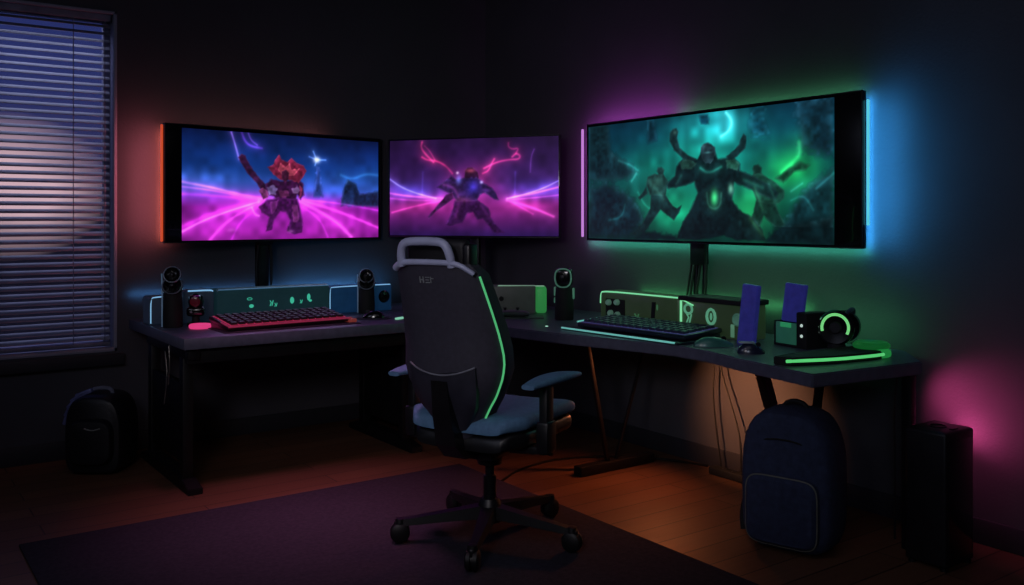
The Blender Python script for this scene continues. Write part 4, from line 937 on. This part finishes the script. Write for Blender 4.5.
# lights behind the boxes
strip('blue_shelf_light', (1.27, 5.42, .872), (2.65, 5.42, .872), (0, 1, .1), .012, (80, 150, 215), .6)
strip('blue_shelf_light', (2.20, 5.36, .86), (2.85, 5.36, .86), (0, 1, .4), .012, (70, 155, 225), .6)
strip('green_shelf_light', (3.64, 3.85, .87), (3.64, 2.7, .87), (1, 0, .1), .012, (80, 210, 115), .7)
strip('green_shelf_light', (3.50, 3.80, .87), (3.50, 2.6, .87), (.8, 0, .7), .02, (96, 215, 130), .45)
strip('green_desk_light', (3.5, 2.60, .80), (3.5, 2.25, .80), (1, 0, .5), .02, (90, 205, 130), .5)
# under-desk lamps
spot('orange_desk_lamp', (3.08, 3.05, .62), (3.673, 3.03, .37), (255, 166, 112), 34, 78, 1.0, 0.0)
spot('orange_floor_lamp', (3.35, 3.35, .66), (2.75, 3.35, 0), (255, 140, 84), 14.0, 120)
spot('magenta_case_lamp', (3.56, 1.965, .42), (3.673, 1.88, .52), (244, 84, 150), 3.2, 160, 1.0, .0)
spot('magenta_desk_lamp', (3.47, 2.13, .63), (3.673, 1.92, .50), (244, 84, 150), 6.0, 105)
# unseen fill spots added behind the viewer to lift corner, wall and floor
spot('soft_room_fill', (-.5, .9, 1.9), (2.9, 4.4, .75), (232, 226, 234), 78, 58, 1.0, .35)
spot('soft_wall_fill', (-.6, -.6, 2.0), (3.67, 1.9, 1.15), (205, 216, 240), 42, 50, 1.0, .35)
spot('screen_spill_fill', (3.42, 3.1, 1.16), (2.25, 3.1, .5), (110, 185, 225), 5, 46, 1.0, .0)  # added spot on the seat, stands in for the big screen's spill
spot('soft_floor_fill', (.2, 1.5, 2.9), (1.6, 3.6, 0), (226, 210, 225), 14, 85, 1.0, .3)
# window light: dusk sky lamp outside above the window
area('dusk_sky_light', (.6, 6.3, 3.5), (0, -1, -1.2), 1.8, .8, (205, 208, 245), 36)
# unseen area fills added high up to lift the dark room
area('dim_overhead_fill', (1.2, 1.8, 3.0), (0.1, .3, -1), 2.4, 2.4, (215, 215, 230), 5)
area('cool_side_fill', (-1.0, 2.6, 2.5), (1, .15, -.55), 1.2, 1.2, (200, 208, 240), 6)
area('pink_floor_fill', (1.5, 3.75, 3.0), (.06, 0, -1), .4, .4, (235, 140, 190), 3.5, 40)  # added fill for the pink tint on the floor

# dusk sky
wd = bpy.data.worlds.new('dusk'); SC.world = wd; wd.use_nodes = True; nt = wd.node_tree; N = nt.nodes; L = nt.links
bg = N['Background']; tc = N.new('ShaderNodeTexCoord'); sp = N.new('ShaderNodeSeparateXYZ'); L.new(tc.outputs['Generated'], sp.inputs[0])
mr = N.new('ShaderNodeMapRange'); mr.inputs[1].default_value = -.25; mr.inputs[2].default_value = .35; L.new(sp.outputs['Z'], mr.inputs[0])
rp = N.new('ShaderNodeValToRGB'); e = rp.color_ramp.elements
e[0].position = 0; e[0].color = lin((12, 12, 22)) + (1,); e[1].position = 1; e[1].color = lin((40, 52, 110)) + (1,)
for ps, c in ((.34, (20, 18, 30)), (.42, (30, 30, 44)), (.5, (52, 50, 84)), (.62, (46, 52, 100))):
    q = e.new(ps); q.color = lin(c) + (1,)
L.new(mr.outputs[0], rp.inputs[0])
# warm cloud patch
mp = N.new('ShaderNodeMapping'); mp.inputs['Scale'].default_value = (6, 2, 16); L.new(tc.outputs['Generated'], mp.inputs[0])
nz = N.new('ShaderNodeTexNoise'); nz.inputs['Scale'].default_value = 1.2; nz.inputs['Detail'].default_value = 4; L.new(mp.outputs[0], nz.inputs['Vector'])
vd = N.new('ShaderNodeVectorMath'); vd.operation = 'SUBTRACT'; vd.inputs[1].default_value = (.12, .99, .03); L.new(tc.outputs['Generated'], vd.inputs[0])
vs = N.new('ShaderNodeVectorMath'); vs.operation = 'MULTIPLY'; vs.inputs[1].default_value = (11, 1, 14); L.new(vd.outputs[0], vs.inputs[0])
vl = N.new('ShaderNodeVectorMath'); vl.operation = 'LENGTH'; L.new(vs.outputs[0], vl.inputs[0])
m1_ = N.new('ShaderNodeMapRange'); m1_.inputs[1].default_value = 1.0; m1_.inputs[2].default_value = .35; m1_.inputs[3].default_value = 0; m1_.inputs[4].default_value = 1.9; L.new(vl.outputs['Value'], m1_.inputs[0])
ml = N.new('ShaderNodeMath'); ml.operation = 'MULTIPLY'; L.new(m1_.outputs[0], ml.inputs[0]); L.new(nz.outputs['Fac'], ml.inputs[1])
mx = N.new('ShaderNodeMix'); mx.data_type = 'RGBA'; ml.use_clamp = True; L.new(ml.outputs[0], mx.inputs[0]); L.new(rp.outputs[0], mx.inputs[6]); mx.inputs[7].default_value = lin((235, 190, 190)) + (1,)
L.new(mx.outputs[2], bg.inputs[0]); bg.inputs[1].default_value = 1.0

# ------------------------------------------------------------------ camera
cam = bpy.data.cameras.new('camera'); co = bpy.data.objects.new('camera', cam); COL.objects.link(co)
co.location = (0, 0, 1.3); co.rotation_euler = (PI / 2, 0, -math.radians(35.63))
cam.sensor_width = 36; cam.lens = 36 * 923 / 1024; cam.shift_y = -74.5 / 1024; cam.clip_start = .02
SC.camera = co
SC.view_settings.view_transform = 'Standard'; SC.view_settings.look = 'None'; SC.view_settings.exposure = 0; SC.view_settings.gamma = 1
